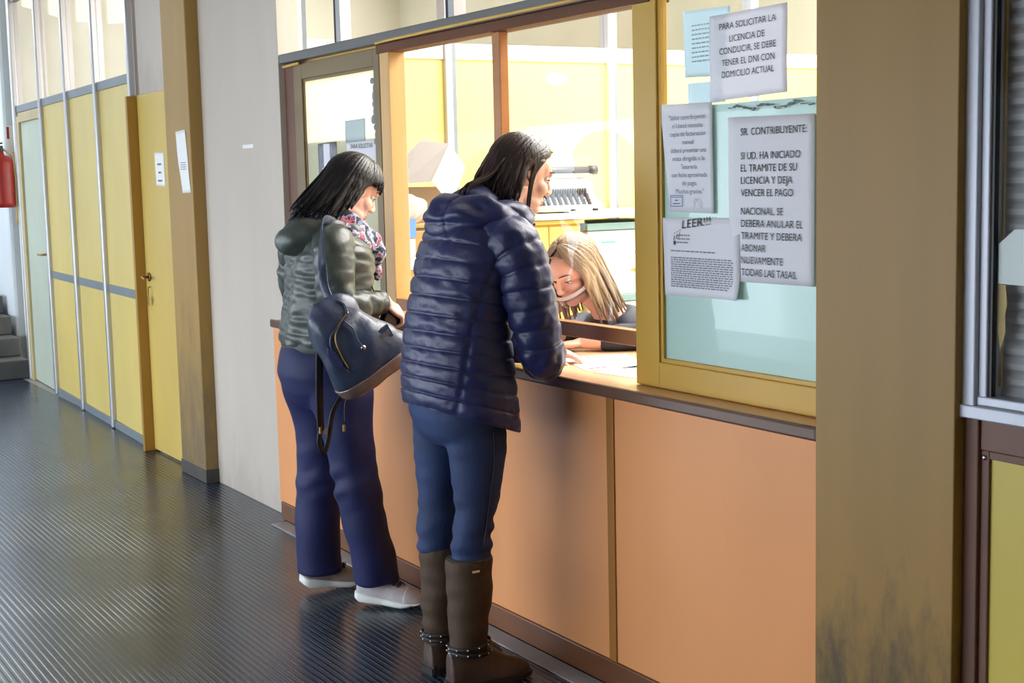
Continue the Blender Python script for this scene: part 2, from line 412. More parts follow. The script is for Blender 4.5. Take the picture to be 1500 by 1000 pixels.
def sheet(X, corners, n=10, wave=0.002, seed=0, curl=None):
    """paper quad facing -X with corners (y,z): top-left, top-right, bottom-right, bottom-left as read; slightly wavy"""
    rs = random.Random(seed); p1, p2 = rs.uniform(0, 6), rs.uniform(0, 6)
    tl, tr, br, bl = corners; vs = []; fs = []
    for side in (0, 1):
        for i in range(n + 1):
            for j in range(n + 1):
                u = j / n; v = i / n
                y = (tl[0] * (1 - u) + tr[0] * u) * (1 - v) + (bl[0] * (1 - u) + br[0] * u) * v
                z = (tl[1] * (1 - u) + tr[1] * u) * (1 - v) + (bl[1] * (1 - u) + br[1] * u) * v
                x = X - wave * (0.5 + 0.5 * math.sin(3.2 * u + 5 * v + p1)) * math.sin(math.pi * min(v * 1.0 + .05, 1))
                if curl:
                    x -= curl * max(0, u + v - 1.55) ** 2 * 4
                vs.append((x + side * 0.0006, y, z))
    q = (n + 1) ** 2
    for i in range(n):
        for j in range(n):
            a = i * (n + 1) + j
            fs.append((a, a + n + 1, a + n + 2, a + 1)); fs.append((q + a, q + a + 1, q + a + n + 2, q + a + n + 1))
    ring = [j for j in range(n + 1)] + [i * (n + 1) + n for i in range(1, n + 1)] + [n * (n + 1) + j for j in range(n - 1, -1, -1)] + [i * (n + 1) for i in range(n - 1, 0, -1)]
    for k in range(len(ring)):
        a, b = ring[k], ring[(k + 1) % len(ring)]; fs.append((a, b, q + b, q + a))
    return vs, fs

# ------------------------------------------------------------------ the setting
CZ = 3.3
def sbox(name, m, x0, x1, y0, y1, z0, z1, bev=0.0, parent=None, mx=None):
    o = MB().box(x0, x1, y0, y1, z0, z1, bev, mx).build(name, m, parent)
    if parent is None: o['kind'] = 'structure'
    return o

fl = MB().box(-4, 2.50, -1.5, 14.6, -0.12, 0).build('floor', 'floor', origin=(0, 0, 0)); struct(fl)
sbox('floor_office', 'office_floor', 2.501, 6.4, -1.5, 14.6, -0.12, 0)
sbox('ceiling', 'ceiling', -4, 2.44, -1.5, 14.6, CZ, CZ + .1)
sbox('ceiling_office', 'ceiling_office', 2.44, 6.4, -1.5, 14.6, CZ, CZ + .1)
sbox('wall_office_side', 'plaster', 6.25, 6.4, -1.5, 14.6, 0, CZ)
sbox('wall_office_near', 'plaster', 2.56, 6.25, 0.4, 0.5, 0, CZ)
sbox('wall_back_room', 'plaster', 2.66, 6.25, 12.35, 12.45, 0, CZ)
sbox('wall_unseen_top', 'plaster', -2.2, -2.1, 2.4, 14.6, 2.0, CZ)  # unseen wall, added with a low opening so the upper walls get less daylight
sbox('wall_unseen_foot', 'plaster', -2.2, -2.1, 2.4, 14.6, 0, 0.15)  # unseen strip closing the foot of that added opening
sbox('wall_unseen_near', 'plaster', -2.2, -2.1, -1.5, 2.4, 0, CZ)  # unseen solid stretch of the same added wall, blocks daylight near the camera
sbox('wall_unseen_end', 'plaster', -2.2, 6.25, -1.5, -1.4, 0, CZ)  # unseen wall behind the camera, added to shut out daylight
sbox('wall_far', 'white_wall', -4, 2.6, 14.5, 14.6, 0, CZ)
sbox('wall_stair', 'white_wall', 2.60, 3.4, 12.55, 14.5, 0, CZ, 0.03)
sbox('wall_grey', 'grey_wall', 2.436, 2.54, 6.02, 7.06, 0, CZ, 0.002)
sbox('wall_above_door', 'grey_wall', 2.45, 2.56, 7.44, 8.16, 2.05, CZ)
# ochre pillars
p = MB().box(2.358, 2.58, 2.100, 2.527, 0, CZ, 0.003).build('pillar_right', 'pillar'); struct(p, 'wide dull ochre pillar with dark scuffs low down, right of the counter', 'pillar')
p = MB().box(2.368, 2.56, 7.06, 7.45, 0.0, CZ, 0.006).build('pillar_left', 'pillar2'); struct(p, 'ochre pillar on a dark plinth beside the yellow door', 'pillar')
MB().box(2.364, 2.50, 7.052, 7.455, 0, 0.072, 0.003).build('plinth', 'plinth', p)

# left partition: leans a little away from the counter line
SH = Matrix(((1, 0.0384, 0, 2.446 - 0.0384 * 8.53), (0, 1, 0, 0), (0, 0, 1, 0), (0, 0, 0, 1)))
pt = empty('wall_partition', (2.50, 9.9, 0)); pt['kind'] = 'structure'; pt['label'] = 'long partition of yellow panels with glass above and metal posts'; pt['category'] = 'partition'
mull = [8.215, 9.085, 9.955, 10.85, 11.86]
for i in range(3):
    a, b = mull[i] + .02, mull[i + 1] - .02
    MB().box(0.0, 0.03, a, b, 0.05, 2.13, 0, SH).build('yellow_panel', 'yellow_panel', pt)
    MB().box(-0.006, 0.0, a, b, 0.872, 0.925, 0.001, SH).build('band', 'slate_rail', pt)
    MB().box(-0.012, 0.03, a, b, 0, 0.05, 0.002, SH).build('base_strip', 'slate_rail', pt)
for i in range(4):
    a, b = mull[i] + .02, mull[i + 1] - .02
    MB().box(-0.012, 0.04, a, b, 2.13, 2.185, 0.003, SH).build('rail', 'slate_rail', pt)
    MB().box(0.02, 0.026, a, b, 2.185, CZ, 0, SH).build('glass_pane', 'clear', pt)
MB().box(-0.01, 0.04, mull[3] + .02, mull[4] - .02, 2.99, 3.03, 0.003, SH).build('rail', 'slate_rail', pt)
for k, y in enumerate(mull):
    z0 = 2.046 if k == 0 else 0
    mb = MB().box(-0.03, 0.012, y - .026, y + .026, z0, CZ, 0.009, SH)
    mb.box(0.012, 0.045, y - .02, y + .02, z0, CZ, 0, SH)
    mb.build('post', 'alu', pt)
d1 = empty('door_1', tuple(SH @ Vector((0.01, 11.35, 0)))); d1['kind'] = 'structure'; d1['label'] = 'pale green door at the far end of the yellow partition'; d1['category'] = 'door'
MB().box(0.0, 0.035, 10.90, 11.74, 0.01, 2.05, 0.003, SH).build('door_leaf', 'pale_door', d1)
mb = MB().box(-0.02, 0.05, 11.74, 11.83, 0, 2.10, 0.004, SH); mb.box(-0.02, 0.05, 10.88, 11.74, 2.05, 2.125, 0.004, SH)
mb.build('door_frame', 'cream_wood', d1)
mb = MB(); mb.tube([SH @ Vector(q) for q in ((0.0, 10.97, 1.04), (-0.05, 10.97, 1.04), (-0.055, 11.07, 1.04))], .008, 8); mb.build('door_handle', 'brass', d1, True)

d2 = empty('door_2', (2.44, 7.8, 0)); d2['kind'] = 'structure'; d2['label'] = 'plain yellow door between the ochre jamb and the ochre pillar'; d2['category'] = 'door'
MB().box(2.430, 2.465, 7.46, 8.145, 0.012, 2.05, 0.003).build('door_leaf', 'yellow_door', d2)
MB().box(2.372, 2.468, 8.148, 8.182, 0, 2.045, 0.003).build('door_jamb', 'ochre', d2)
mb = MB().cyl((2.430, 8.07, 1.02), (2.422, 8.07, 1.02), .026, n=16); mb.tube([(2.424, 8.07, 1.02), (2.385, 8.07, 1.02), (2.38, 8.0, 1.015)], .008, 8)
mb.build('door_handle', 'brass', d2, True)
mb = MB(); mb.tube([(2.425, 8.06, 0.965), (2.41, 8.05, 0.96), (2.408, 8.045, 0.90)], .004, 6); mb.box(2.405, 2.409, 8.03, 8.06, 0.86, 0.91, .001)
mb.build('key', 'brass', d2)

# stairs at the far end
for k in range(4):
    o = sbox('stair_step', 'stair', -1.5, 2.56, 11.9 + .3 * k, 14.4, .155 * k, .155 * (k + 1), 0.012)
    o['label'] = ['lowest', 'second', 'third', 'fourth'][k] + ' dark stone step at the far end of the corridor'; o['category'] = 'step'

# grey stone curb along the counter foot
sbox('trim_curb', 'curb', 2.310, 2.3855, 2.53, 6.015, 0.0005, 0.006, 0.002)

# ------------------------------------------------------------------ service counter
ct = thing('service_counter', (2.65, 4.3, 0), 'long service counter with orange laminate front and brown worktop edge', 'counter')
for a, b in ((2.528, 3.42), (3.456, 4.36), (4.396, 5.30), (5.336, 6.11)):
    MB().box(2.396, 2.422, a, b, 0.085, 0.90, 0.0015).build('front_panel', 'orange', ct)
for y in (3.438, 4.378, 5.318):
    MB().box(2.3905, 2.424, y - .018, y + .018, 0.085, 0.90, 0.002).build('cover_strip', 'strip', ct)
MB().box(2.386, 2.43, 2.528, 6.08, 0.006, 0.086, 0.004).build('kick_board', 'kick_wood', ct)
MB().box(2.375, 2.96, 2.528, 5.38, 0.898, 0.9305, 0.002).box(2.375, 2.585, 5.38, 6.018, 0.898, 0.9305, 0.002).build('worktop', 'worktop', ct)
MB().box(2.3595, 2.375, 2.528, 6.06, 0.896, 0.932, 0.007).build('nosing', 'nosing', ct)
MB().box(2.92, 2.945, 2.528, 5.38, 0.0, 0.898).build('back_panel', 'white_lam', ct)

# ------------------------------------------------------------------ glazing above the counter
WX = 2.455
tr = empty('window_2', (2.48, 4.3, 2.06)); tr['kind'] = 'structure'; tr['label'] = 'transom glazing on a grey steel rail above the counter hatch'; tr['category'] = 'window'
MB().box(2.438, 2.53, 2.528, 6.018, 2.062, 2.102, 0.004).build('rail', 'steel_rail', tr)
for y in (5.40, 4.45, 3.5, 2.6):
    mb = MB().box(2.447, 2.50, y - .018, y + .018, 2.102, CZ, 0.004); mb.build('post', 'alu', tr)
    mb = MB().box(2.452, 2.49, y + .019, y + .046, 2.102, CZ, 0.002); mb.build('gasket', 'black', tr)
for a, b in ((5.45, 6.015), (4.5, 5.38), (3.55, 4.43), (2.62, 3.48)):
    MB().box(2.468, 2.474, a, b, 2.102, CZ).build('glass_pane', 'clear', tr)

MB().box(2.462, 2.53, 5.902, 6.018, 0.931, 2.062, 0.003).build('side_casing', 'dado_wood', tr)
w1 = empty('window_1', (2.48, 4.2, 0.931)); w1['kind'] = 'structure'; w1['label'] = 'glazed hatch with brown wooden frame open along the counter top'; w1['category'] = 'window'
MB().box(WX, 2.525, 4.962, 5.042, 0.931, 2.03, 0.003).build('jamb_post', 'jamb_wood', w1)
MB().box(WX - .006, 2.525, 3.30, 5.06, 2.026, 2.061, 0.004).build('head_beam', 'dark_wood', w1)
MB().box(WX + .004, 2.495, 4.142, 4.192, 1.09, 2.026, 0.004).build('mullion', 'rail_wood', w1)
MB().box(WX + .002, 2.495, 3.392, 4.962, 1.042, 1.088, 0.003).build('bottom_rail', 'rail_wood', w1)
for a, b in ((3.394, 4.141), (4.193, 4.961)):
    MB().box(2.474, 2.479, a, b, 1.088, 2.026).build('glass_pane', 'clear', w1)

def sash(name, label, y0, y1, g0, g1, z0, gz0, gz1, z1, tint, m, pane):
    s_ = thing(name, (WX + .02, (y0 + y1) / 2, z0), label, 'window sash')
    mb = MB().box(WX, WX + .042, y0, g0, z0, z1, 0.003); mb.box(WX, WX + .042, g1, y1, z0, z1, 0.003)
    mb.box(WX, WX + .042, g0, g1, z0, gz0, 0.003); mb.box(WX, WX + .042, g0, g1, gz1, z1, 0.003)
    mb.build('frame', m, s_)
    b = MB(); t = .012
    b.box(WX + .008, WX + .022, g0, g0 + t, gz0, gz1, .001); b.box(WX + .008, WX + .022, g1 - t, g1, gz0, gz1, .001)
    b.box(WX + .008, WX + .022, g0 + t, g1 - t, gz0, gz0 + t, .001); b.box(WX + .008, WX + .022, g0 + t, g1 - t, gz1 - t, gz1, .001)
    b.build('glazing_bead', m, s_)
    MB().box(WX + .012, WX + .017, g0 + .002, g1 - .002, gz0 + .002, gz1 - .002).build('glass_pane', pane, s_)
    MB().box(WX + .0185, WX + .0205, g0 + .012, g1 - .012, gz0 + .012, tint).build('green_sheet', 'green_sheet', s_)
    return s_
sash('sliding_sash', 'dull bronze sliding sash with textured glass behind the black-haired woman', 5.048, 5.90, 5.10, 5.812, .9325, 1.01, 1.983, 2.052, 1.712, 'bronze', 'frost')
sash('sliding_sash', 'yellow ochre sliding sash covered in notices left of the wide pillar', 2.53, 3.388, 2.56, 3.277, .9325, 1.007, 2.04, 2.10, 1.727, 'sash_ochre', 'clear_cold')
tag(MB().tube([(2.430, 5.95, 2.043), (2.431, 5.78, 2.047)], .006, 8).build('conduit_stub', 'cable', smooth=True), 'short yellow conduit stub by the grey wall under the steel rail', 'conduit')
tag(MB().tube([(2.440, 5.04, 2.0645), (2.433, 4.9, 2.066), (2.432, 4.3, 2.069), (2.431, 3.9, 2.069), (2.432, 3.5, 2.07)], .005, 8).build('electrical_cable', 'cable', smooth=True),
    'thin yellow cable running along the steel rail above the hatch', 'cable')

# ------------------------------------------------------------------ right window and dado
w3 = empty('window_3', (2.42, 1.6, 1.02)); w3['kind'] = 'structure'; w3['label'] = 'aluminium window with closed blind right of the wide pillar'; w3['category'] = 'window'
mb = MB().box(2.380, 2.45, 2.068, 2.104, 1.018, CZ, 0.003); mb.build('outer_stile', 'alu_pale', w3)
mb = MB().box(2.392, 2.44, 2.046, 2.068, 1.058, CZ, 0.003); mb.build('inner_stile', 'alu_pale', w3)
MB().box(2.372, 2.45, 0.7, 2.103, 1.014, 1.042, 0.003).build('sill', 'alu_pale', w3)
MB().box(2.388, 2.44, 0.7, 2.068, 1.042, 1.062, 0.003).build('inner_rail', 'alu_pale', w3)
MB().box(2.398, 2.412, 2.038, 2.046, 1.062, CZ).build('gasket', 'black', w3)
MB().box(2.402, 2.407, 0.7, 2.042, 1.062, CZ).build('glass_pane', 'clear_cold', w3)
bl = thing('window_blind', (2.45, 1.4, 1.07), 'closed lilac grey slatted blind behind the aluminium window', 'blind')
mb = MB()
z = 1.045
while z < CZ - .05:
    mb.loft([[(2.452, y, z), (2.44, y, z + .010), (2.438, y, z + .022), (2.450, y, z + .036), (2.4515, y, z + .036), (2.4395, y, z + .022), (2.4415, y, z + .010), (2.4535, y, z)] for y in (0.75, 2.056)])
    z += .0325
mb.build('slats', 'blind', bl)
MB().box(2.430, 2.436, 2.040, 2.053, 1.08, CZ).build('ladder_tape', 'tape', bl)
sbox('trim_dado', 'dado_wood', 2.395, 2.44, 0.7, 2.062, 0.945, 1.014, 0.003)
sbox('trim_dado_post', 'dado_wood', 2.388, 2.44, 2.062, 2.104, 0, 1.014, 0.003)
wr = sbox('wall_right', 'dado_yellow', 2.405, 2.44, 0.7, 2.040, 0.0, 0.93)
MB().box(2.398, 2.44, 2.040, 2.062, 0.0, 0.945, 0.002).build('bead', 'dado_wood', wr)
MB().box(2.398, 2.44, 0.7, 2.040, 0.928, 0.945, 0.002).build('bead', 'dado_wood', wr)
MB().ell((2.397, 2.052, .930), (.004, .006, .006)).build('screw', 'chrome', wr, True)
# flat white peaked shape on the inside of the window, and torn tape
def poly_sheet(pts, x, t=.0008):
    mb = MB(); n = len(pts)
    mb.add([(x, a, b) for a, b in pts] + [(x + t, a, b) for a, b in pts],
           [tuple(range(n)), tuple(range(2 * n - 1, n - 1, -1))] + [(i, n + i, n + (i + 1) % n, (i + 1) % n) for i in range(n)])
    return mb
tag(poly_sheet([(2.034, 1.385), (1.994, 1.416), (1.90, 1.416), (1.90, 1.298), (2.034, 1.302)], 2.410).build('peaked_shape', 'paper_bright'), 'white shape with a sloping corner behind the aluminium window glass', 'card')
tag(poly_sheet([(2.034, 1.30), (2.016, 1.30), (2.011, 1.26), (2.016, 1.235), (2.014, 1.20), (2.028, 1.16), (2.034, 1.20)], 2.411).build('torn_tape', 'tape'), 'torn strip of yellowed tape below the white peaked shape', 'tape')

# ------------------------------------------------------------------ office behind the hatch
op = empty('wall_office_partition', (4.3, 6.08, 0)); op['kind'] = 'structure'; op['label'] = 'yellow panelled partition at the back of the office'; op['category'] = 'partition'
ms = [2.56, 3.32, 4.26, 5.20, 6.2]
for i in range(4):
    a, b = ms[i] + .03, ms[i + 1] - .03
    MB().box(a, b, 6.07, 6.10, 0, 2.105, 0.001).build('yellow_panel', 'office_yellow', op)
    MB().box(a, b, 6.06, 6.11, 2.105, 2.18, 0.002).build('rail', 'white_lam', op)
    MB().box(a, b, 6.08, 6.086, 2.18, CZ).build('glass_pane', 'clear', op)
for x in ms[:4]:
    MB().box(x - .03, x + .005, 6.04, 6.12, 0, CZ, 0.003).build('post', 'alu_pale', op)
    MB().box(x + .005, x + .03, 6.048, 6.12, 0, CZ, 0.002).build('post_channel', 'slate_rail', op)
st = thing('sticker', (3.93, 6.069, 2.0), 'small oval white and pale blue sticker on the office partition', 'sticker')
def oval(cx, cz, rx, rz, y, t=.0006, n=28):
    mb = MB(); c = [(cx + rx * math.cos(2 * math.pi * k / n), cz + rz * math.sin(2 * math.pi * k / n)) for k in range(n)]
    return mb.loft([[(a, y, b) for a, b in c], [(a, y + t, b) for a, b in c]])
oval(3.93, 2.023, .062, .030, 6.0685).build('oval_sheet', 'white_lam', st)
mb = MB()
for k in range(4):
    mb.tube([(3.895 + .02 * k + .018 * u, 6.0682, 2.022 + .009 * math.sin(6.28 * u + k)) for u in [i / 8 for i in range(9)]], .0045, 6)
mb.build('blue_mark', 'paper_blue', st)

# cabinets, boxes
def cabinet(name, label, m, x0, x1, y0, y1, z1, handle=True):
    c = thing(name, ((x0 + x1) / 2, (y0 + y1) / 2, 0), label, 'cabinet')
    MB().box(x0, x1, y0 + .02, y1, 0.0, z1, 0.004).build('body', m, c)
    MB().box(x0 - .01, x1 + .01, y0, y1, z1, z1 + .018, 0.003).build('top', m, c)
    mid = (x0 + x1) / 2
    for a, b in ((x0 + .012, mid - .003), (mid + .003, x1 - .012)):
        d = MB().box(a, b, y0 + .002, y0 + .02, .07, z1 - .012, 0.003).build('door', m, c)
        hx = b - .04 if b < mid + .01 else a + .04
        MB().box(hx - .006, hx + .006, y0 - .016, y0 + .002, z1 * .55, z1 * .55 + .1, .003).build('handle', 'chrome', d)
    return c
cabinet('office_cabinet', 'ochre cabinet under the cardboard box at the back left of the office', 'cab_ochre', 2.60, 3.27, 5.46, 6.03, 1.335)
cabinet('office_cabinet', 'bright yellow cabinet under the typewriter beside the archive boxes', 'cab_yellow', 3.30, 3.665, 5.46, 6.03, 1.325)
cabinet('low_cabinet', 'low white cabinet carrying the stack of archive boxes', 'white_lam', 3.70, 4.40, 5.40, 6.03, 0.632)
def archive_box(z, label, big):
    x0, x1, y0, y1 = 3.70, 4.28, 5.47, 5.98
    b = thing('archive_box', ((x0 + x1) / 2, (y0 + y1) / 2, z), label, 'box', 'white archive boxes in the office')
    MB().box(x0, x1, y0, y1, z, z + .30, 0.004).build('body', 'white_lam', b)
    MB().box(x0 - .008, x1 + .008, y0 - .008, y1 + .008, z + .302, z + .335, 0.003).build('lid', 'teal_edge', b)
    mb = MB(); n = 16
    ring = [(3.985 + .048 * (1 if math.cos(t) > 0 else -1) * (abs(math.cos(t)) ** .5), z + (.11 if big else .20) + .010 * math.sin(t)) for t in [2 * math.pi * (k + .5) / n for k in range(n)]]
    mb.loft([[(a, y0 - .001, c) for a, c in ring], [(a, y0 + .003, c) for a, c in ring]]).build('hand_hole', 'tape', b)
    if big:
        oval(3.735, z + .245, .010, .010, y0 - .0012).build('green_dot', 'ink_teal', b)
        mb = MB()
        for k in range(9): mb.box(3.775 + .009 * k, 3.781 + .009 * k, y0 - .0012, y0, z + .240 + .001 * (k % 2), z + .252 - .001 * (k % 3))
        mb.build('faint_print', 'ink_teal', b)
        mb = MB()
        for k in range(4): mb.box(3.81 + .009 * k, 3.816 + .009 * k, y0 - .0012, y0, z + .055, z + .066)
        mb.build('blue_print', 'ink_blue', b)
    mb = MB(); rs = random.Random(4)
    for k in range(7):
        a = 3.93 + .014 * k; mb.box(a, a + .008, y0 - .0012, y0, z + (.19 if big else .24) + rs.uniform(-.004, .008), z + (.198 if big else .248) + rs.uniform(0, .006))
    mb.build('faint_print', 'ink_faint', b)
    return b
archive_box(0.65, 'lower white archive box of the stack, just above the low cabinet', False)
archive_box(0.986, 'upper white archive box with dark hand hole, under the white board', True)
tag(MB().box(3.40, 4.42, 5.44, 6.02, 1.3455, 1.372, 0.004).build('white_board', 'white_lam'), 'white board lying across the yellow cabinet and the archive boxes', 'board')

# typewriter
tw = thing('typewriter', (3.63, 5.66, 1.372), 'grey manual typewriter on the white board behind the navy jacket woman', 'typewriter')
TW = Matrix.Translation((3.63, 5.68, 1.372)) @ Matrix.Rotation(math.radians(-10), 4, 'Z')
def twb(): return MB()
mb = MB()
prof = [(-.17, .018), (-.17, .034), (-.06, .075), (-.05, .10), (-.02, .145), (.03, .155), (.13, .15), (.15, .10), (.15, .018)]
def side(x, k): return [(x, y, z * k) for y, z in prof]
mb.loft([side(-.205, .93), side(-.195, 1.0), side(.195, 1.0), side(.205, .93)]); mb.v = [tuple(TW @ Vector(p)) for p in mb.v]
mb.build('body', 'tw_body', tw)
for sx in (-1, 1):
    for sy in (-.14, .12):
        q = MB().cyl((sx * .17, sy, 0), (sx * .17, sy, .02), .014, n=12); MB().add(q.v, q.f, TW).build('foot', 'tw_dark', tw)
for r in range(4):
    for k in range(11):
        x = -.155 + .029 * k + .007 * r; y = -.155 + .027 * r; z = .036 + .0125 * r
        q = MB().cyl((x, y, z - .006), (x, y, z + .014), .0105, .009, n=10)
        MB().add(q.v, q.f, TW).build('key', 'tw_dark', tw)
q = MB().box(-.165, .165, -.06, -.045, .07, .105, .003); q2 = MB()
q2.add(q.v, q.f, TW)
for k in range(26):
    b = MB().box(-.16 + .0125 * k, -.154 + .0125 * k, -.066, -.055, .068, .112); q2.add(b.v, b.f, TW)
q2.build('type_basket', 'tw_dark', tw)
q = MB().box(-.25, .25, .06, .13, .155, .195, .006); MB().add(q.v, q.f, TW).build('carriage', 'tw_body', tw)
q = MB().cyl((-.235, .075, .195), (.235, .075, .195), .02); MB().add(q.v, q.f, TW).build('platen', 'tw_dark', tw, True)
for sx in (-1, 1):
    q = MB().cyl((sx * .235, .075, .195), (sx * .275, .075, .195), .023); MB().add(q.v, q.f, TW).build('platen_knob', 'tw_dark', tw, True)
q = MB().tube([(-.25, .09, .19), (-.29, .05, .20), (-.30, .0, .205)], .006, 8); MB().add(q.v, q.f, TW).build('return_lever', 'chrome', tw, True)
q = MB().box(-.14, .14, .10, .106, .195, .212, .001); MB().add(q.v, q.f, TW).build('paper_bail', 'chrome', tw)
tag(MB().box(3.62, 3.90, 5.45, 5.505, 1.3725, 1.379, .001).build('paper_stack', 'paper_bright'), 'thin stack of white paper at the front of the typewriter', 'paper')

# cartons on the ochre cabinet
cb = thing('cardboard_box', (2.95, 5.72, 1.353), 'open brown cardboard box with pale tilted lid on the ochre cabinet', 'cardboard box')
CB = Matrix.Translation((2.96, 5.74, 1.353)) @ Matrix.Rotation(math.radians(-24), 4, 'Z')
q = MB().box(-.20, .20, -.14, .14, .0, .045, .003); MB().add(q.v, q.f, CB).build('tray', 'carton', cb)
q = MB().box(-.19, .17, -.12, .12, .045, .155, .003); MB().add(q.v, q.f, CB).build('body', 'carton', cb)
def slab(c, w=.004):
    """thin quad slab from 4 corners"""
    P = [Vector(p) for p in c]; n = (P[1] - P[0]).cross(P[3] - P[0]).normalized() * w
    return MB().add([tuple(p) for p in P] + [tuple(p + n) for p in P], [(0, 1, 2, 3), (7, 6, 5, 4), (0, 4, 5, 1), (1, 5, 6, 2), (2, 6, 7, 3), (3, 7, 4, 0)])
lid = MB()
A, B_, C_, D_ = (2.765, 5.52, 1.617), (2.925, 5.62, 1.712), (3.09, 5.66, 1.698), (2.915, 5.50, 1.562)
E_, F_, G_ = (2.775, 5.51, 1.525), (2.915, 5.485, 1.545), (3.16, 5.68, 1.60)
H_ = (2.96, 5.52, 1.475)
lid.add([A, B_, C_, (2.905, 5.495, 1.53), E_, (2.80, 5.74, 1.54), (3.0, 5.84, 1.66), (3.12, 5.80, 1.655)],
        [(0, 1, 2, 3, 4), (1, 6, 7, 2), (0, 5, 6, 1), (4, 5, 0), (3, 7, 6, 5, 4), (2, 7, 3)])
lid.build('lid', 'carton_pale', cb)
fl_ = MB().add([C_, (3.17, 5.665, 1.595), (3.06, 5.55, 1.492), (2.985, 5.50, 1.472), (2.95, 5.487, 1.482), (2.905, 5.482, 1.534),
                (3.095, 5.668, 1.694), (3.174, 5.673, 1.591), (3.064, 5.558, 1.488), (2.989, 5.508, 1.468), (2.954, 5.495, 1.478), (2.909, 5.49, 1.530)],
               [(0, 1, 2, 3, 4, 5), (11, 10, 9, 8, 7, 6)] + [(i, 6 + i, 6 + (i + 1) % 6, (i + 1) % 6) for i in range(6)])
fl_.build('lid_lit_face', 'paper_bright', cb)  # right-lit face of the lid, its brightness put into a whiter sheet
bag = MB(); rs = random.Random(3)
bag.ell((2.79, 5.50, 1.415), (.085, .035, .062)); bag.ell((2.83, 5.52, 1.40), (.07, .035, .05))
me = fuse(bag, .008, 2, lambda co, no: co + no * (wrinkle(co, 90, .006, 3) + wrinkle(co, 40, .007, 4))[:, None])
tag(put_world('plastic_bag', me, 'plastic_bag', None, (2.80, 5.51, 1.353), smooth=False), 'crumpled white plastic bag on the front edge of the ochre cabinet', 'bag')
tag(MB().box(2.755, 2.80, 5.446, 5.450, 1.295, 1.375, .0005).build('blue_card', 'blue_card'), 'small blue card hanging on the ochre cabinet edge', 'card')
tag(MB().box(2.755, 2.795, 5.447, 5.451, 1.16, 1.29, .0005).build('paper_strip', 'paper_bright'), 'narrow white paper strip below the blue card on the cabinet', 'paper')

# ------------------------------------------------------------------ notices
def notice(name, label, X, c, seed, m='paper', wave=.002, curl=None, cat='notice'):
    v, f = sheet(X, c, 12, wave, seed, curl)
    yy = [q[0] for q in c]; zz = [q[1] for q in c]
    t = thing(name, (X, sum(yy) / 4, min(zz)), label, cat)
    MB().add(v, f).build('sheet', m, t, True)
    return t
PX = WX + .0105      # outside face of the sash glass
n1 = notice('paper_notice', 'upper notice in bold capitals about the driving licence, top right sash', PX, [(3.050, 1.958), (2.745, 1.962), (2.745, 1.742), (3.050, 1.733)], 1)
tx = MB()
for k, (s, yl, w) in enumerate((('PARA SOLICITAR LA', 3.006, .222), ('LICENCIA DE', 2.965, .138), ('CONDUCIR, SE DEBE', 3.006, .222), ('TENER EL DNI CON', 2.996, .207), ('DOMICILIO ACTUAL', 2.996, .205))):
    text_into(tx, s, PX - .0034, yl, 1.915 - .0305 * k + (.003 if k == 0 else 0), .0165, w, bold=0.00005, rot=math.radians(1.0))
tx.build('lettering', 'ink', n1)
n2 = notice('paper_notice', 'large notice in black capitals headed SR. CONTRIBUYENTE on the right sash', PX, [(2.975, 1.689), (2.646, 1.683), (2.648, 1.258), (2.968, 1.256)], 2)
tx = MB()
rows = (('SR. CONTRIBUYENTE:', 1.640, .250, .0004), ('SI UD. HA INICIADO', 1.578, .226, .0007), ('EL TRAMITE DE SU', 1.546, .214, .0004), ('LICENCIA Y DEJA', 1.514, .198, .0004), ('VENCER EL PAGO', 1.482, .200, .0004),
        ('NACIONAL, SE', 1.434, .162, .0004), ('DEBERA ANULAR EL', 1.402, .236, .0004), ('TRAMITE Y DEBERA', 1.370, .232, .0004), ('ABONAR', 1.338, .096, .0004), ('NUEVAMENTE', 1.306, .162, .0004), ('TODAS LAS TASAS.', 1.274, .214, .0004))
for part in (rows[:1], rows[1:5], rows[5:]):
    tx = MB()
    for s, zb, w, bo in part: text_into(tx, s, PX - .0034, 2.921, zb, .0185, w, bold=bo * .25)
    tx.build('heading' if len(part) == 1 else 'lettering', 'ink', n2)
n3 = notice('paper_notice', 'narrow notice in small grey type beside the sash stile, above LEER sheet', PX - .0008, [(3.272, 1.738), (3.040, 1.733), (3.036, 1.435), (3.230, 1.439)], 5)
tx = MB()
for k, s in enumerate(('"Señor contribuyente:', 'si Usted necesita', 'copia de facturación', 'manual', 'deberá presentar una', 'nota dirigida a la', 'Tesorería', 'con fecha aproximada', 'de pago.', 'Muchas gracias."')):
    text_into(tx, s, PX - .0045, 3.146 - .0012 * k, 1.692 - .0225 * k, .0125, .0078 * len(s) * (1.0 if len(s) > 8 else 1.05), centre=True)
tx.build('lettering', 'ink_grey', n3)
mb = MB(); y0, y1, z0, z1 = 3.168, 3.222, 1.453, 1.485
for a, b, c_, d_ in ((y0, y1, z0, z0 + .002), (y0, y1, z1 - .002, z1), (y0, y0 + .002, z0, z1), (y1 - .002, y1, z0, z1), (y0 + .02, y1 - .02, .5 * (z0 + z1) , .5 * (z0 + z1) + .003), (y0 + .012, y1 - .012, z0 + .007, z0 + .010), (y0 + .004, y1 - .004, z1 - .007, z1 - .005)):
    mb.box(PX - .005, PX - .0045, a, b, c_, d_)
mb.build('stamp', 'ink_blue', n3)
mb = MB(); mb.tube([(PX - .0042, 3.10 + .018 * math.cos(t), 1.462 + .014 * math.sin(1.7 * t)) for t in [k * .5 for k in range(14)]], .0006, 5); mb.build('signature', 'ink_faint', n3)
n4 = notice('paper_notice', 'sheet marked LEER by hand with a curled corner, below narrow notice', PX, [(3.265, 1.421), (2.930, 1.424), (2.926, 1.206), (3.257, 1.202)], 7, curl=.02)
tx = MB()
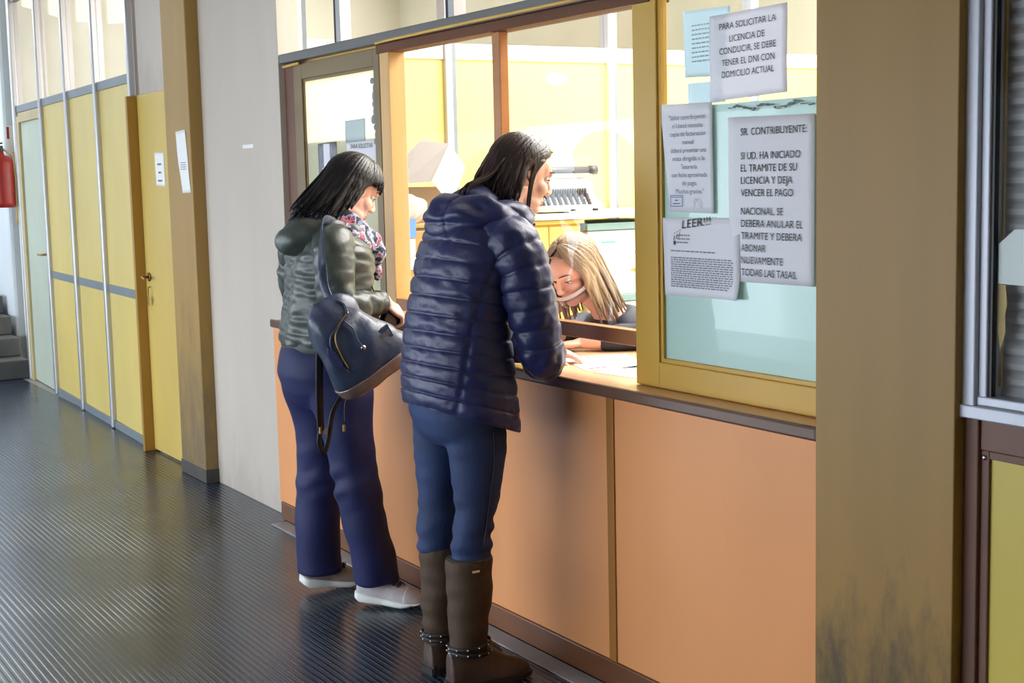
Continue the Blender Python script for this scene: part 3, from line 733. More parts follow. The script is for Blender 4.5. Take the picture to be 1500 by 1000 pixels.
text_into(tx, 'LEER!!!', PX - .0034, 3.173, 1.392, .0225, .128, bold=0.00005, shear=.15, rot=math.radians(6))
for k in range(3): text_into(tx, '¡', PX - .0034, 3.212 - .012 * k, 1.365 + .004 * k, .022, bold=0.00005, shear=.25)
mb_ = MB().ell((PX - .003, 3.208, 1.352), (.0006, .005, .006)); tx.add(mb_.v, mb_.f)
tx.build('handwriting', 'ink', n4)
tx = MB(); rs = random.Random(8)
def grey_lines(tx, X, y_l, y_r, z_t, z_b, step, h, seed=0):
    rs = random.Random(seed); z = z_t
    while z > z_b:
        y = y_l
        while y > y_r + .005:
            w = min(rs.uniform(.006, .02), y - y_r); tx.box(X, X + .0003, y - w, y, z - h, z); y -= w + .004
        z -= step
grey_lines(tx, PX - .0034, 3.225, 2.955, 1.312, 1.226, .0062, .0028, 1)
tx.build('small_print', 'ink_grey', n4); tx = MB()
grey_lines(tx, PX - .0034, 3.225, 3.03, 1.331, 1.330, .006, .003, 2)
tx.build('small_print', 'ink_grey', n4); tx = MB()
grey_lines(tx, PX - .0034, 3.195, 3.14, 1.375, 1.345, .010, .003, 3)
tx.build('small_print', 'ink_grey', n4)
IX = WX + .0225     # sheets on the inside of the glass
n5 = notice('paper_notice', 'faint pale blue sheet behind the glass, half hidden by the licence notice', IX, [(3.182, 1.985), (2.98, 1.98), (2.98, 1.80), (3.172, 1.806)], 9, 'paper_blue', .0005)
tx = MB(); grey_lines(tx, IX - .0012, 3.14, 2.99, 1.945, 1.84, .012, .004, 4); tx.build('small_print', 'ink_faint', n5)
notice('paper_notice', 'small faint blue sheet behind the glass just above the green sheet', IX, [(3.16, 1.79), (3.0, 1.79), (3.0, 1.731), (3.16, 1.731)], 10, 'paper_blue', .0004)
n6 = notice('photo_print', 'grey photo print of blurred figures on the bronze sash', PX, [(5.685, 1.702), (5.492, 1.706), (5.494, 1.50), (5.682, 1.50)], 11, 'photo_dark', .0006, cat='photograph')
MB().box(PX - .0012, PX - .0006, 5.56, 5.625, 1.60, 1.700, .0).build('pale_figure', 'paper', n6)
MB().box(PX - .0018, PX - .0012, 5.535, 5.64, 1.50, 1.60, .0).build('pale_figure', 'paper', n6)
n7 = notice('paper_notice', 'white notice with a bold heading on the bronze sash behind the dark hair', PX, [(5.393, 1.697), (5.110, 1.705), (5.110, 1.50), (5.393, 1.49)], 12)
tx = MB(); text_into(tx, 'PARA SOLICITAR', PX - .0034, 5.345, 1.672, .018, .205, bold=.0003); tx.build('lettering', 'ink', n7)
notice('paper_notice', 'pale blue sheet on the bronze sash above the white notice', PX - .0006, [(5.399, 1.786), (5.207, 1.789), (5.209, 1.700), (5.40, 1.700)], 13, 'paper_blue', .0004)
mb = MB(); mb.tube([(PX - .004, 5.80 - .7 * u, 1.716 + .004 * math.sin(30 * u)) for u in [k / 20 for k in range(21)]], .0022, 6)
mb = MB(); rs = random.Random(2)
for k in range(9):
    y = 5.135 - .003 * k % .02; z = 1.93 - .03 * k
    mb.ell((PX + .0005, 5.122 + rs.uniform(-.012, .012), z), (.0012, rs.uniform(.010, .022), rs.uniform(.012, .024)), nu=10, nv=6)
tag(mb.build('paint_smear', 'slate_rail', smooth=True), 'blotchy grey smear down the right edge of the bronze sash glass', 'smear')
mb = MB(); rs = random.Random(6)
for k in range(26):
    y = 2.965 - .0125 * k + rs.uniform(-.004, .004)
    mb.ell((PX, y, 1.711 + .006 * math.sin(k * .7) + rs.uniform(-.003, .003)), (.0009, rs.uniform(.005, .013), rs.uniform(.0012, .0035)), nu=10, nv=6)
tag(mb.build('glue_residue', 'ink_grey', smooth=True), 'dark smudged glue line above the large capitals notice', 'smudge')
# papers on door and pillar
n8 = notice('door_notice', 'small white notice with three short lines on the yellow door', 2.4285, [(7.862, 1.722), (7.700, 1.716), (7.690, 1.535), (7.852, 1.540)], 14, 'paper_bright', .001)
for k, w in enumerate((.07, .05, .08)):
    y = 7.775 + w / 2; tx = MB()
    for j in range(5): tx.box(2.4262, 2.4266, y - w * (j + .75) / 5, y - w * j / 5, 1.66 - .045 * k - .010, 1.66 - .045 * k)
    tx.build('print_line', 'ink_grey', n8)
n9 = notice('long_notice', 'long narrow white sheet taped to the ochre pillar beside the door', 2.3665, [(7.285, 1.813), (7.130, 1.82), (7.085, 1.50), (7.215, 1.498)], 15, 'paper_bright', .004)
tx = MB(); grey_lines(tx, 2.3615, 7.21, 7.13, 1.655, 1.62, .011, .004, 6); tx.build('print', 'ink_grey', n9)
tag(MB().box(2.4340, 2.4358, 6.36, 6.50, 1.705, 1.722, .0004).build('tape_scrap', 'paper_bright'), 'scrap of white tape left on the grey wall', 'tape')

# ------------------------------------------------------------------ fire extinguisher
fe = thing('fire_extinguisher', (2.53, 12.42, 1.38), 'red fire extinguisher hung on the white wall by the stairs', 'fire extinguisher')
rings = []
for z, r in ((1.38, .085), (1.39, .098), (1.42, .10), (1.74, .10), (1.775, .092), (1.80, .07), (1.815, .035), (1.84, .03)):
    rings.append([(2.535 + r * math.cos(t), 12.42 + r * math.sin(t), z) for t in [2 * math.pi * k / 28 for k in range(28)]])
MB().loft(rings).build('tank', 'red_paint', fe, True)
mb = MB().cyl((2.535, 12.42, 1.84), (2.535, 12.42, 1.88), .028); mb.box(2.46, 2.56, 12.405, 12.435, 1.875, 1.89, .004); mb.box(2.45, 2.56, 12.405, 12.435, 1.905, 1.918, .004)
mb.build('valve', 'black', fe)
MB().tube([(2.56, 12.42, 1.86), (2.63, 12.40, 1.82), (2.645, 12.40, 1.6), (2.64, 12.40, 1.36), (2.635, 12.41, 1.24)], .011, 8).build('hose', 'cream_wood', fe, True)
MB().box(2.55, 2.66, 12.50, 12.552, 1.58, 1.64, .004).build('bracket', 'black', fe)
sg = thing('safety_sign', (2.64, 12.548, 1.86), 'small white sign with a red stripe above the extinguisher', 'sign')
MB().box(2.61, 2.68, 12.542, 12.546, 1.84, 2.06, .001).build('plate', 'white_lam', sg)
MB().box(2.625, 2.645, 12.539, 12.542, 1.95, 2.05, .001).build('red_stripe', 'red_paint', sg)

# ------------------------------------------------------------------ papers on the counter
def flat_paper(name, label, pts, z, m='paper_bright', marks=(), cat='paper'):
    t = thing(name, (sum(p[0] for p in pts) / len(pts), sum(p[1] for p in pts) / len(pts), z), label, cat)
    n = len(pts); q = MB().add([(a, b, z) for a, b in pts] + [(a, b, z + .0012) for a, b in pts], [tuple(range(n)), tuple(range(2 * n - 1, n - 1, -1))] + [(i, n + i, n + (i + 1) % n, (i + 1) % n) for i in range(n)])
    q.build('sheet', m, t)
    for k, (x0, x1, y0, y1, mm) in enumerate(marks): MB().box(x0, x1, y0, y1, z + .0012, z + .0018).build('print_mark', mm, t)
    return t
flat_paper('printed_form', 'white form with red print on the counter by the navy sleeve', [(2.50, 3.72), (2.72, 3.66), (2.84, 3.98), (2.61, 4.04)], .9308,
           marks=[(2.53, 2.60, 3.74, 3.755, 'ink_red'), (2.66, 2.72, 3.99, 4.003, 'ink_red'), (2.60, 2.70, 3.80, 3.81, 'ink_faint'), (2.62, 2.74, 3.86, 3.868, 'ink_faint')])
flat_paper('printed_form', 'white sheet with lilac print lying near the sash corner', [(2.53, 3.42), (2.78, 3.44), (2.74, 3.72), (2.50, 3.68)], .9308,
           marks=[(2.56, 2.60, 3.50, 3.60, 'pen_blue'), (2.61, 2.625, 3.48, 3.58, 'ink_faint')])

# ------------------------------------------------------------------ people
def catmull(pts, n):
    """dense smooth curve through rows of numbers (any number of columns)"""
    P = np.array(pts, float); P = np.vstack([2 * P[0] - P[1], P, 2 * P[-1] - P[-2]]); m = len(P) - 3; out = []
    for q in np.linspace(0, m - 1e-6, n):
        i = int(q); t = q - i; a, b, c, d = P[i:i + 4]
        out.append(0.5 * ((2 * b) + (-a + c) * t + (2 * a - 5 * b + 4 * c - d) * t * t + (-a + 3 * b - 3 * c + d) * t ** 3))
    return np.array(out)

def head_matrix(c, yaw, pitch, roll=0.0, s=0.96):
    return Matrix.Translation(c) @ Matrix.Rotation(math.radians(yaw), 4, 'Z') @ Matrix.Rotation(math.radians(pitch), 4, 'Y') @ Matrix.Rotation(math.radians(roll), 4, 'X') @ Matrix.Scale(s, 4)

def add_head(mb, T):
    mb.ell((-.012, 0, .03), (.097, .074, .086), T, 28, 18)
    mb.ell((.030, 0, -.045), (.060, .056, .074), T, 24, 16)
    mb.ell((.064, 0, -.096), (.026, .028, .021), T)
    mb.ell((.045, 0, .035), (.050, .060, .050), T)
    for s in (-1, 1):
        mb.ell((.056, s * .034, -.030), (.030, .027, .030), T)
        mb.ell((.030, s * .040, -.080), (.040, .018, .022), T)
        mb.ell((.104, s * .009, -.034), (.010, .008, .008), T, 12, 8)
    def tb(p, r, n=10):
        q = MB().tube(p, r, n); mb.add(q.v, q.f, T)
    tb([(.082, -.042, .022), (.092, -.02, .025), (.094, 0, .022), (.092, .02, .025), (.082, .042, .022)], [.007, .010, .010, .010, .007])
    tb([(.086, 0, .020), (.098, 0, .000), (.109, 0, -.018), (.114, 0, -.030)], [.009, .0085, .010, .0115])
    mb.ell((.110, 0, -.033), (.011, .011, .009), T, 12, 8)
    tb([(.076, -.024, -.067), (.089, -.012, -.063), (.094, 0, -.061), (.089, .012, -.063), (.076, .024, -.067)], [.004, .006, .0065, .006, .004])
    tb([(.076, -.023, -.069), (.088, -.011, -.074), (.092, 0, -.075), (.088, .011, -.074), (.076, .023, -.069)], [.004, .006, .007, .006, .004])

def add_ear(mb, T, s):
    ring = [(-.006 + .017 * math.cos(t) - .006 * math.sin(t), s * (.074 + .006 * (1 - math.cos(t)) * .5 + .006), .002 + .031 * math.sin(t)) for t in [2 * math.pi * k / 18 for k in range(18)]]
    q = MB().tube(ring, .0042, 8, close=True); mb.add(q.v, q.f, T)
    mb.ell((-.004, s * .075, .000), (.015, .006, .027), T, 14, 10)
    mb.ell((.000, s * .077, -.030), (.007, .005, .009), T, 10, 8)

def face_disp(T):
    inv = np.array(T.inverted()); R = np.array(T.to_3x3())
    def f(co, no):
        lc = co @ inv[:3, :3].T + inv[:3, 3]; d = np.zeros(len(co))
        for s in (-1, 1):
            r2 = ((lc[:, 0] - .088) / .03) ** 2 + ((lc[:, 1] - s * .030) / .017) ** 2 + ((lc[:, 2] - .004) / .011) ** 2
            d -= .0075 * np.exp(-r2)
        return co + no * d[:, None]
    return f

def face_parts(T, body, iris=True, lips=True):
    """eyes, lashes, brows and lips: parts of the figure"""
    for s in (-1, 1):
        q = MB().ell((.0735, s * .030, .003), (.0115, .0125, .0115)); e = MB().add(q.v, q.f, T).build('eye', 'eye', body, True)
        q = MB().ell((.0835, s * .030, -.001), (.003, .0055, .0055), None, 12, 8); MB().add(q.v, q.f, T).build('iris', 'iris', e, True)
        q = MB().tube([(.076, s * .044, .002), (.085, s * .037, .0045), (.0885, s * .030, .004), (.0885, s * .021, .001)], .0018, 6)
        MB().add(q.v, q.f, T).build('eyelashes', 'brow', body, True)
        q = MB().tube([(.074, s * .050, .026), (.088, s * .040, .033), (.097, s * .026, .032), (.100, s * .014, .029)], [(.0012, .002), (.0016, .0036), (.0016, .004), (.0014, .003)], 8)
        MB().add(q.v, q.f, T).build('eyebrow', 'brow', body, True)
    if lips:
        q = MB().tube([(.080, -.023, -.068), (.092, -.012, -.0645), (.0975, 0, -.063), (.092, .012, -.0645), (.080, .023, -.068)], [.002, .0045, .0052, .0045, .002], 8)
        q2 = MB().tube([(.080, -.021, -.0695), (.091, -.010, -.074), (.0955, 0, -.075), (.091, .010, -.074), (.080, .021, -.0695)], [.002, .0045, .0055, .0045, .002], 8)
        MB().add(q.v, q.f, T).add(q2.v, q2.f, T).build('lips', 'lips', body, True)

def add_hand(mb, wrist, fwd, palm, side, curl=(25, 30, 25), spread=5.0, scale=1.0, thumb=35):
    """palm, four bent fingers and a thumb; fwd = knuckle direction, palm = direction the palm faces, side=+1/-1 puts the thumb"""
    F = Vector(fwd).normalized(); Pn = Vector(palm); Pn = (Pn - F * Pn.dot(F)).normalized(); S = F.cross(Pn).normalized() * side
    W = Vector(wrist); k = scale
    R = Matrix((F, S, Pn)).transposed().to_4x4(); Tm = Matrix.Translation(W) @ R
    mb.ell((.048 * k, 0, .002), (.056 * k, .040 * k, .015 * k), Tm)
    mb.ell((.010 * k, 0, 0), (.03 * k, .027 * k, .018 * k), Tm)
    mb.ell((.040 * k, .022 * k, .008 * k), (.032 * k, .018 * k, .014 * k), Tm)
    L = [(.030, .068), (.010, .077), (-.010, .071), (-.029, .056)]
    for i, (off, ln) in enumerate(L):
        p = Vector((.086 * k - abs(off - .005) * .25, off * k, 0)); ang = 0.0; a0 = math.radians(spread * (1.2 - i * .8)); pts = [p - Vector((.02 * k, 0, 0)), p]
        for j, frac in enumerate((.45, .31, .24)):
            ang += math.radians(curl[j] * (1 + .12 * (i - 1)))
            d = Vector((math.cos(ang) * math.cos(a0), math.sin(a0) * math.cos(ang), math.sin(ang)))
            p = p + d * ln * frac * k; pts.append(p)
        q = MB().tube(catmull([(*x,) for x in pts], 14), list(np.interp(range(14), (0, 4, 12, 13), (.0098 * k, .0092 * k, .0072 * k, .0055 * k))), 10); mb.add(q.v, q.f, Tm)
        mb.ell(tuple(pts[-1]), (.0068 * k,) * 3, Tm, 10, 8)
    t = math.radians(thumb); p0 = Vector((.022 * k, .026 * k, .006 * k)); d1 = Vector((math.cos(t), math.sin(t), .35)).normalized(); d2 = Vector((math.cos(t * .4), math.sin(t * .4), .45)).normalized()
    p1 = p0 + d1 * .036 * k; p2 = p1 + d2 * .030 * k; p3 = p2 + d2 * .022 * k
    q = MB().tube(catmull([(*x,) for x in (p0, p1, p2, p3)], 12), list(np.linspace(.0125 * k, .0072 * k, 12)), 10); mb.add(q.v, q.f, Tm)
    mb.ell(tuple(p3), (.0076 * k,) * 3, Tm, 10, 8)

def ellipse_ring(cx, cy, cz, a, b, slope=0.0, n=72, p=2.15, yaw=0.0):
    out = []
    for k in range(n):
        t = 2 * math.pi * k / n; c, s = math.cos(t), math.sin(t)
        x = a * math.copysign(abs(c) ** (2 / p), c); y = b * math.copysign(abs(s) ** (2 / p), s)
        x, y = x * math.cos(yaw) - y * math.sin(yaw), x * math.sin(yaw) + y * math.cos(yaw)
        out.append((cx + x, cy + y, cz - slope * x))
    return out

def quilt(s, pitch, amp):
    f = (s / pitch) % 1.0
    return amp * (1 - .45 * abs(2 * f - 1) ** 2.5 - .55 * abs(2 * f - 1) ** 14) - amp * .5

def garment_torso(rows, n_rings, pitch, amp, wr=(40, .004), seed=0, n=84, seams=()):
    """rows: cx, cy, cz, a, b, slope.  A stack of dense rings with quilted puffs and creases"""
    R = catmull(rows, n_rings); s = 0.0; rings = []; last = None
    for i, r in enumerate(R):
        if last is not None: s += float(np.linalg.norm(r[:3] - last[:3]))
        last = r
        q = quilt(s, pitch, amp); edge = min(1, i / 3, (n_rings - 1 - i) / 3)
        rings.append(ellipse_ring(r[0], r[1], r[2], r[3] + q * edge, r[4] + q * edge, r[5], n))
    A = np.array(rings).reshape(-1, 3)
    c = np.repeat(R[:, :3], n, axis=0); d = A - c; d /= np.linalg.norm(d, axis=1)[:, None] + 1e-9
    B = A.copy(); B[:, 2] *= 0.55
    sv = np.zeros(len(A))
    if amp > .006:
        Z = np.repeat(np.concatenate([[0], np.cumsum(np.linalg.norm(np.diff(R[:, :3], axis=0), axis=1))]), n) / pitch % 1.0
        B2 = A.copy(); B2[:, 2] *= .25; sv = wrinkle(B2, 150, .0022, seed + 3) * np.abs(2 * Z - 1) ** 1.5 * (np.abs(2 * Z - 1) < .93)
    A = A + d * (sv + wrinkle(B, wr[0], wr[1], seed) + wrinkle(A * np.array([1, 1, 2.2]), wr[0] * 1.7, wr[1] * .55, seed + 1))[:, None]
    th = np.tile(np.arange(n) * 360.0 / n, n_rings); lv = np.repeat(np.arange(n_rings) / (n_rings - 1), n)
    for a0, a1, l0, l1 in seams:
        u = np.clip((lv - l0) / (l1 - l0), 0, 1); g = np.exp(-(((th - (a0 + (a1 - a0) * u) + 180) % 360 - 180) / 2.6) ** 2) * ((lv >= l0) & (lv <= l1))
        A = A - d * (g * .0045)[:, None]
    return [list(map(tuple, A[i * n:(i + 1) * n])) for i in range(n_rings)]

def garment_sleeve(rows, n_rings, pitch, amp, wr=(60, .004), seed=0, n=40):
    R = catmull(rows, n_rings); s = 0.0; rad = []; last = None
    for i, r in enumerate(R):
        if last is not None: s += float(np.linalg.norm(r[:3] - last[:3]))
        last = r; rad.append(r[3] + quilt(s, pitch, amp))
    mb = MB().tube(R[:, :3], rad, n)
    A = np.array(mb.v); c = np.repeat(R[:, :3], n, axis=0); d = A - c; d /= np.linalg.norm(d, axis=1)[:, None] + 1e-9
    A = A + d * (wrinkle(A, wr[0], wr[1], seed) + wrinkle(A, wr[0] * 2, wr[1] * .5, seed + 7))[:, None]
    mb.v = [tuple(p) for p in A]; return mb

def leg_rings(mb, rows, n_rings=40, n=28):
    R = catmull(rows, n_rings)
    mb.loft([ellipse_ring(r[0], r[1], r[2], r[3], r[4], 0, n, 2.1) for r in R])

def hair_locks(T, pole, specs, hang_dir, ell_c=(-.010, 0, .032), ell_r=(.101, .079, .091), seed=0, shell=True, width=.010):
    """locks combed over the skull from a parting; specs: (psi0, psi1, count, end polar angle, hang length, layer, sweep)"""
    rs = random.Random(seed); mb = MB(); inv = T.to_3x3(); C0 = Vector(ell_c); Rr = Vector(ell_r)
    if shell:
        q = MB().ell((0, 0, 0), (1, 1, 1), None, 32, 20)
        for i, p in enumerate(q.v):
            x, y, z = p
            low = -.05 if x < -.1 else (.22 + .55 * max(0, x))
            z = max(z, low); x = min(x, .80)
            q.v[i] = (C0.x + Rr.x * x * .985, C0.y + Rr.y * y * .985, C0.z + Rr.z * z * .985)
        mb.add(q.v, q.f, T)
    for psi0, psi1, cnt, pa_end, hang, layer, sweep in specs:
        for k in range(cnt):
            u = (k + rs.uniform(0, 1)) / cnt; psi = math.radians(psi0 + (psi1 - psi0) * u + rs.uniform(-3, 3))
            lift = 1.0 + layer + rs.uniform(0, .035); pts = []; ups = []
            pe = math.radians(pa_end + rs.uniform(-6, 6)); m = 9
            if abs(sweep) > 10:
                dd = math.radians(sweep + rs.uniform(-10, 10)) - psi; sw = (dd + math.pi) % (2 * math.pi) - math.pi
            else: sw = sweep
            for i in range(m):
                t = .06 + (pe - .06) * i / (m - 1); a = psi + sw * (i / (m - 1)) ** 1.3
                d = Vector((math.sin(t) * math.cos(a), math.sin(t) * math.sin(a), math.cos(t)))
                base = Vector(((1 - (i / (m - 1))) * pole[0], (1 - (i / (m - 1))) * pole[1], 0))
                q = Vector((d.x, d.y, d.z)) + Vector((base.x / Rr.x, base.y / Rr.y, 0)); q.normalize()
                v = Vector((C0.x + Rr.x * q.x * lift, C0.y + Rr.y * q.y * lift, C0.z + Rr.z * q.z * lift))
                pts.append(T @ v); ups.append((inv @ Vector((q.x / Rr.x, q.y / Rr.y, q.z / Rr.z))).normalized())
            L = hang * rs.uniform(.82, 1.12)
            if L > .005:
                d = (pts[-1] - pts[-2]).normalized(); hd = Vector(hang_dir(psi, rs)).normalized(); st = L / 8
                for i in range(8):
                    d = (d * .62 + hd * .38).normalized(); pts.append(pts[-1] + d * st + Vector((rs.uniform(-1, 1), rs.uniform(-1, 1), 0)) * .0025); ups.append(ups[-1])
            n = len(pts); w = width * rs.uniform(.7, 1.3)
            rad = [(.0035 + .0015 * math.sin(math.pi * i / (n - 1)), w * (min(1, .55 + i / 4) if i < n - 4 else max(.12, (n - 1 - i) / 4))) for i in range(n)]
            mb.tube(pts, rad, 7, up=ups)
    return mb

def limb(mb, pts, rad, n=18): mb.tube(catmull([(*p, r) for p, r in zip(pts, rad)], 24)[:, :3], list(catmull([(*p, r) for p, r in zip(pts, rad)], 24)[:, 3]), n)

def shoe(parent, heel, ang, length, width, name, m_upper, m_sole, lift=0.0, pitch=0.0, laces=None, hi=.085, toe_m=None):
    """low shoe: sole with flare, upper with opening, laces"""
    T = Matrix.Translation(heel) @ Matrix.Rotation(math.radians(ang), 4, 'Z') @ Matrix.Rotation(math.radians(pitch), 4, 'Y')
    prof = [(0.0, .55, .0), (.05, .72, 0), (.2, .80, 0), (.42, .74, 0), (.62, .92, 0), (.8, .95, 0), (.93, .72, .003), (1.0, .30, .008)]
    def outline(u): return np.interp(u, [p[0] for p in prof], [p[1] for p in prof])
    up = []; so = []
    for u in np.linspace(0, 1, 34):
        w = outline(u) * width / 2; x = u * length
        h = np.interp(u, (0, .12, .3, .42, .6, .8, .94, 1), (hi * .92, hi, hi * .95, hi * .9, .075, .062, .045, .022))
        ring = []
        for k in range(24):
            t = 2 * math.pi * k / 24; c, s = math.cos(t), math.sin(t)
            zz = .022 + (h - .022) * max(0, s) ** .75 if s > 0 else .022 + .006 * s
            ring.append((x, w * math.copysign(abs(c) ** .8, c) * (1 - .30 * max(0, s) ** 2), zz))
        up.append(ring)
        zb = np.interp(u, (0, .08, .7, 1), (.012, 0, 0, .020)); zt = np.interp(u, (0, .1, .45, .8, 1), (.038, .034, .024, .019, .024))
        sw = w * 1.09 + .002
        so.append([(x - .004 + u * .008, y, z) for y, z in ((-sw * .92, zb), (sw * .92, zb), (sw, zb + .006), (sw * 1.02, zt * .7), (sw * .96, zt), (-sw * .96, zt), (-sw * 1.02, zt * .7), (-sw, zb + .006))])
    s_ = empty(name, tuple(T @ Vector((length * .4, 0, 0)))); s_.parent = parent; s_.location = Vector(tuple(T @ Vector((length * .4, 0, 0)))) - Vector(world_of(parent))
    q = MB().loft(up); MB().add(q.v, q.f, T).build('upper', m_upper, s_, True)
    q = MB().loft(so); MB().add(q.v, q.f, T).build('sole', m_sole, s_, True)
    if toe_m:
        q = MB().loft([[(p[0], p[1] * 1.015, p[2] + .0012) for p in r] for r in up[24:]]); MB().add(q.v, q.f, T).build('toe_cap', toe_m, s_, True)
    if laces:
        q = MB()
        for k in range(4):
            u = .42 + .065 * k; h = np.interp(u, (.42, .6, .8), (hi * .92, .080, .066)) + .003; w = .022
            q.tube([(u * length, -w, h - .010), (u * length + .004, 0, h + .002), (u * length, w, h - .010)], .0048, 6)
            q.tube([(u * length, -w, h - .010), (u * length + .012, 0, h + .001), ((u + .05) * length, w, h - .014)], .0028, 6)
        q.tube([(.40 * length, 0, hi + .002), (.42 * length, -.025, hi + .004), (.47 * length, -.035, hi - .012)], .003, 6)
        MB().add(q.v, q.f, T).build('laces', laces, s_, True)
    return s_

# ---------- woman in the navy quilted jacket
def woman_navy():
    HC = (2.326, 3.80, 1.552); T = head_matrix(HC, -4, 17, 0)
    mb = MB(); add_head(mb, T); add_ear(mb, T, -1); add_ear(mb, T, 1)
    limb(mb, [(2.20, 3.80, 1.36), (2.245, 3.80, 1.44), (2.30, 3.80, 1.52)], [.062, .056, .056])
    mb.loft([ellipse_ring(*r, n=40) for r in [(2.07, 3.80, .80, .10, .15), (2.08, 3.80, .95, .11, .165), (2.085, 3.80, 1.10, .10, .15), (2.12, 3.80, 1.25, .105, .155), (2.165, 3.80, 1.36, .09, .15), (2.195, 3.80, 1.41, .06, .09)]])
    limb(mb, [(2.17, 3.68, 1.36), (2.20, 3.585, 1.20), (2.25, 3.59, 1.005), (2.36, 3.73, .992), (2.452, 3.86, .985)], [.055, .048, .042, .038, .028])
    limb(mb, [(2.17, 3.92, 1.36), (2.21, 4.02, 1.20), (2.27, 4.03, 1.005), (2.38, 3.99, .992), (2.49, 3.95, .985)], [.055, .048, .042, .038, .028])
    add_hand(mb, (2.452, 3.86, .980), (.55, .80, -.18), (.1, 0, -1), 1, (14, 18, 16))
    add_hand(mb, (2.49, 3.95, .980), (.80, -.45, -.20), (.1, 0, -1), -1, (14, 18, 16))
    for s, yy in ((-1, 3.705), (1, 3.88)):
        xo = 0 if s < 0 else -.015
        limb(mb, [(2.075, 3.80 + s * .06, .85), (2.08 + xo, yy, .70), (2.076 + xo, yy, .52), (2.045, yy, .35), (2.04, yy, .10)], [.09, .068, .05, .05, .04])
        mb.ell((2.075, yy, .045), (.09, .036, .03))
    body = put_world('person', fuse(mb, .0042, 5, face_disp(T)), 'skin', None, (2.08, 3.80, 0))
    tag(body, 'dark-haired woman in a navy quilted jacket, jeans and tall brown boots leaning on the counter', 'person')
    face_parts(T, body)
    # jeans
    mb = MB()
    mb.loft([ellipse_ring(*r, n=48) for r in [(2.08, 3.80, .98, .125, .165), (2.075, 3.80, .90, .135, .180), (2.072, 3.80, .82, .128, .178), (2.075, 3.795, .77, .105, .16), (2.075, 3.795, .74, .07, .11)]])
    leg_rings(mb, [(2.078, 3.725, .88, .10, .085), (2.09, 3.708, .76, .092, .086), (2.086, 3.705, .64, .080, .076), (2.080, 3.705, .55, .064, .062), (2.062, 3.705, .46, .064, .062), (2.052, 3.705, .36, .058, .056)])
    leg_rings(mb, [(2.066, 3.875, .88, .10, .085), (2.066, 3.882, .76, .092, .086), (2.056, 3.882, .64, .078, .076), (2.046, 3.882, .55, .062, .062), (2.036, 3.880, .46, .062, .062), (2.038, 3.878, .36, .056, .056)])
    def dj(co, no):
        w = wrinkle(co * np.array([.5, .5, 2.0]), 46, .0028, 5) * (0.5 + 1.4 * smoothstep(.70, .50, co[:, 2]))
        k = smoothstep(.64, .50, co[:, 2]) * wrinkle(co * np.array([.8, .8, 2.2]) + co[:, [2, 0, 1]] * .5, 70, .0022, 27)
        hip = 0
        return co + no * (w + k + hip)[:, None]
    je = put_world('jeans', fuse(mb, .0065, 12, dj), 'jeans', body)
    q = MB()
    for yy, ll in ((3.705, [(2.10, 3.622, .80), (2.10, 3.621, .70), (2.092, 3.630, .62), (2.085, 3.641, .54), (2.066, 3.641, .44)]),):
        q.tube(catmull(ll, 30), .0022, 6)
    q.build('side_seam', 'navy_dark', je, True)
    # jacket body
    rows = [(2.092, 3.80, .815, .160, .216, .34), (2.088, 3.80, .87, .160, .216, .30), (2.084, 3.80, .95, .153, .210, .22), (2.084, 3.80, 1.03, .143, .200, .16), (2.092, 3.80, 1.12, .138, .194, .16), (2.112, 3.80, 1.21, .138, .198, .20),
            (2.136, 3.80, 1.29, .140, .202, .25), (2.158, 3.80, 1.35, .130, .196, .30), (2.180, 3.80, 1.395, .108, .160, .34), (2.205, 3.80, 1.43, .086, .112, .36), (2.222, 3.80, 1.458, .070, .082, .36)]
    jk = empty('jacket', (2.09, 3.80, .8)); jk.parent = body; jk.location = Vector((2.09, 3.80, .8)) - body.location
    MB().loft(garment_torso(rows, 230, .052, .0095, (38, .0024), 3, 150, [(228, 262, 0, .62), (132, 98, 0, .62)])).build('jacket_body', 'navy', jk, True)
    rr = [(2.160, 3.70, 1.375, .070), (2.180, 3.628, 1.345, .082), (2.198, 3.592, 1.27, .078), (2.212, 3.578, 1.17, .073), (2.232, 3.574, 1.08, .068), (2.252, 3.585, 1.010, .064), (2.295, 3.640, .993, .058), (2.36, 3.725, .994, .052), (2.425, 3.815, .994, .046), (2.452, 3.855, .990, .042)]
    garment_sleeve(rr, 170, .056, .009, (80, .0028), 5, 60).build('sleeve', 'navy', jk, True)
    rl = [(2.160, 3.90, 1.375, .070), (2.180, 3.972, 1.345, .082), (2.200, 4.012, 1.27, .078), (2.222, 4.030, 1.17, .073), (2.250, 4.035, 1.08, .068), (2.275, 4.030, 1.010, .064), (2.33, 4.010, .993, .058), (2.39, 3.988, .994, .052), (2.455, 3.962, .994, .046), (2.485, 3.95, .990, .042)]
    garment_sleeve(rl, 170, .056, .009, (80, .0028), 9, 60).build('sleeve', 'navy', jk, True)
    # hood lying on the back
    mb = MB()
    path = catmull([(2.318, 3.705, 1.392, .010), (2.280, 3.690, 1.408, .026), (2.215, 3.680, 1.425, .046), (2.14, 3.690, 1.432, .060), (2.090, 3.745, 1.430, .068), (2.076, 3.80, 1.432, .070), (2.090, 3.855, 1.436, .068), (2.14, 3.91, 1.436, .060), (2.215, 3.920, 1.428, .046), (2.28, 3.91, 1.408, .026), (2.318, 3.895, 1.392, .010)], 50)
    mb.tube(path[:, :3], list(path[:, 3]), 24)
    mb.ell((2.10, 3.80, 1.435), (.09, .125, .066)); mb.ell((2.14, 3.80, 1.475), (.07, .10, .045))
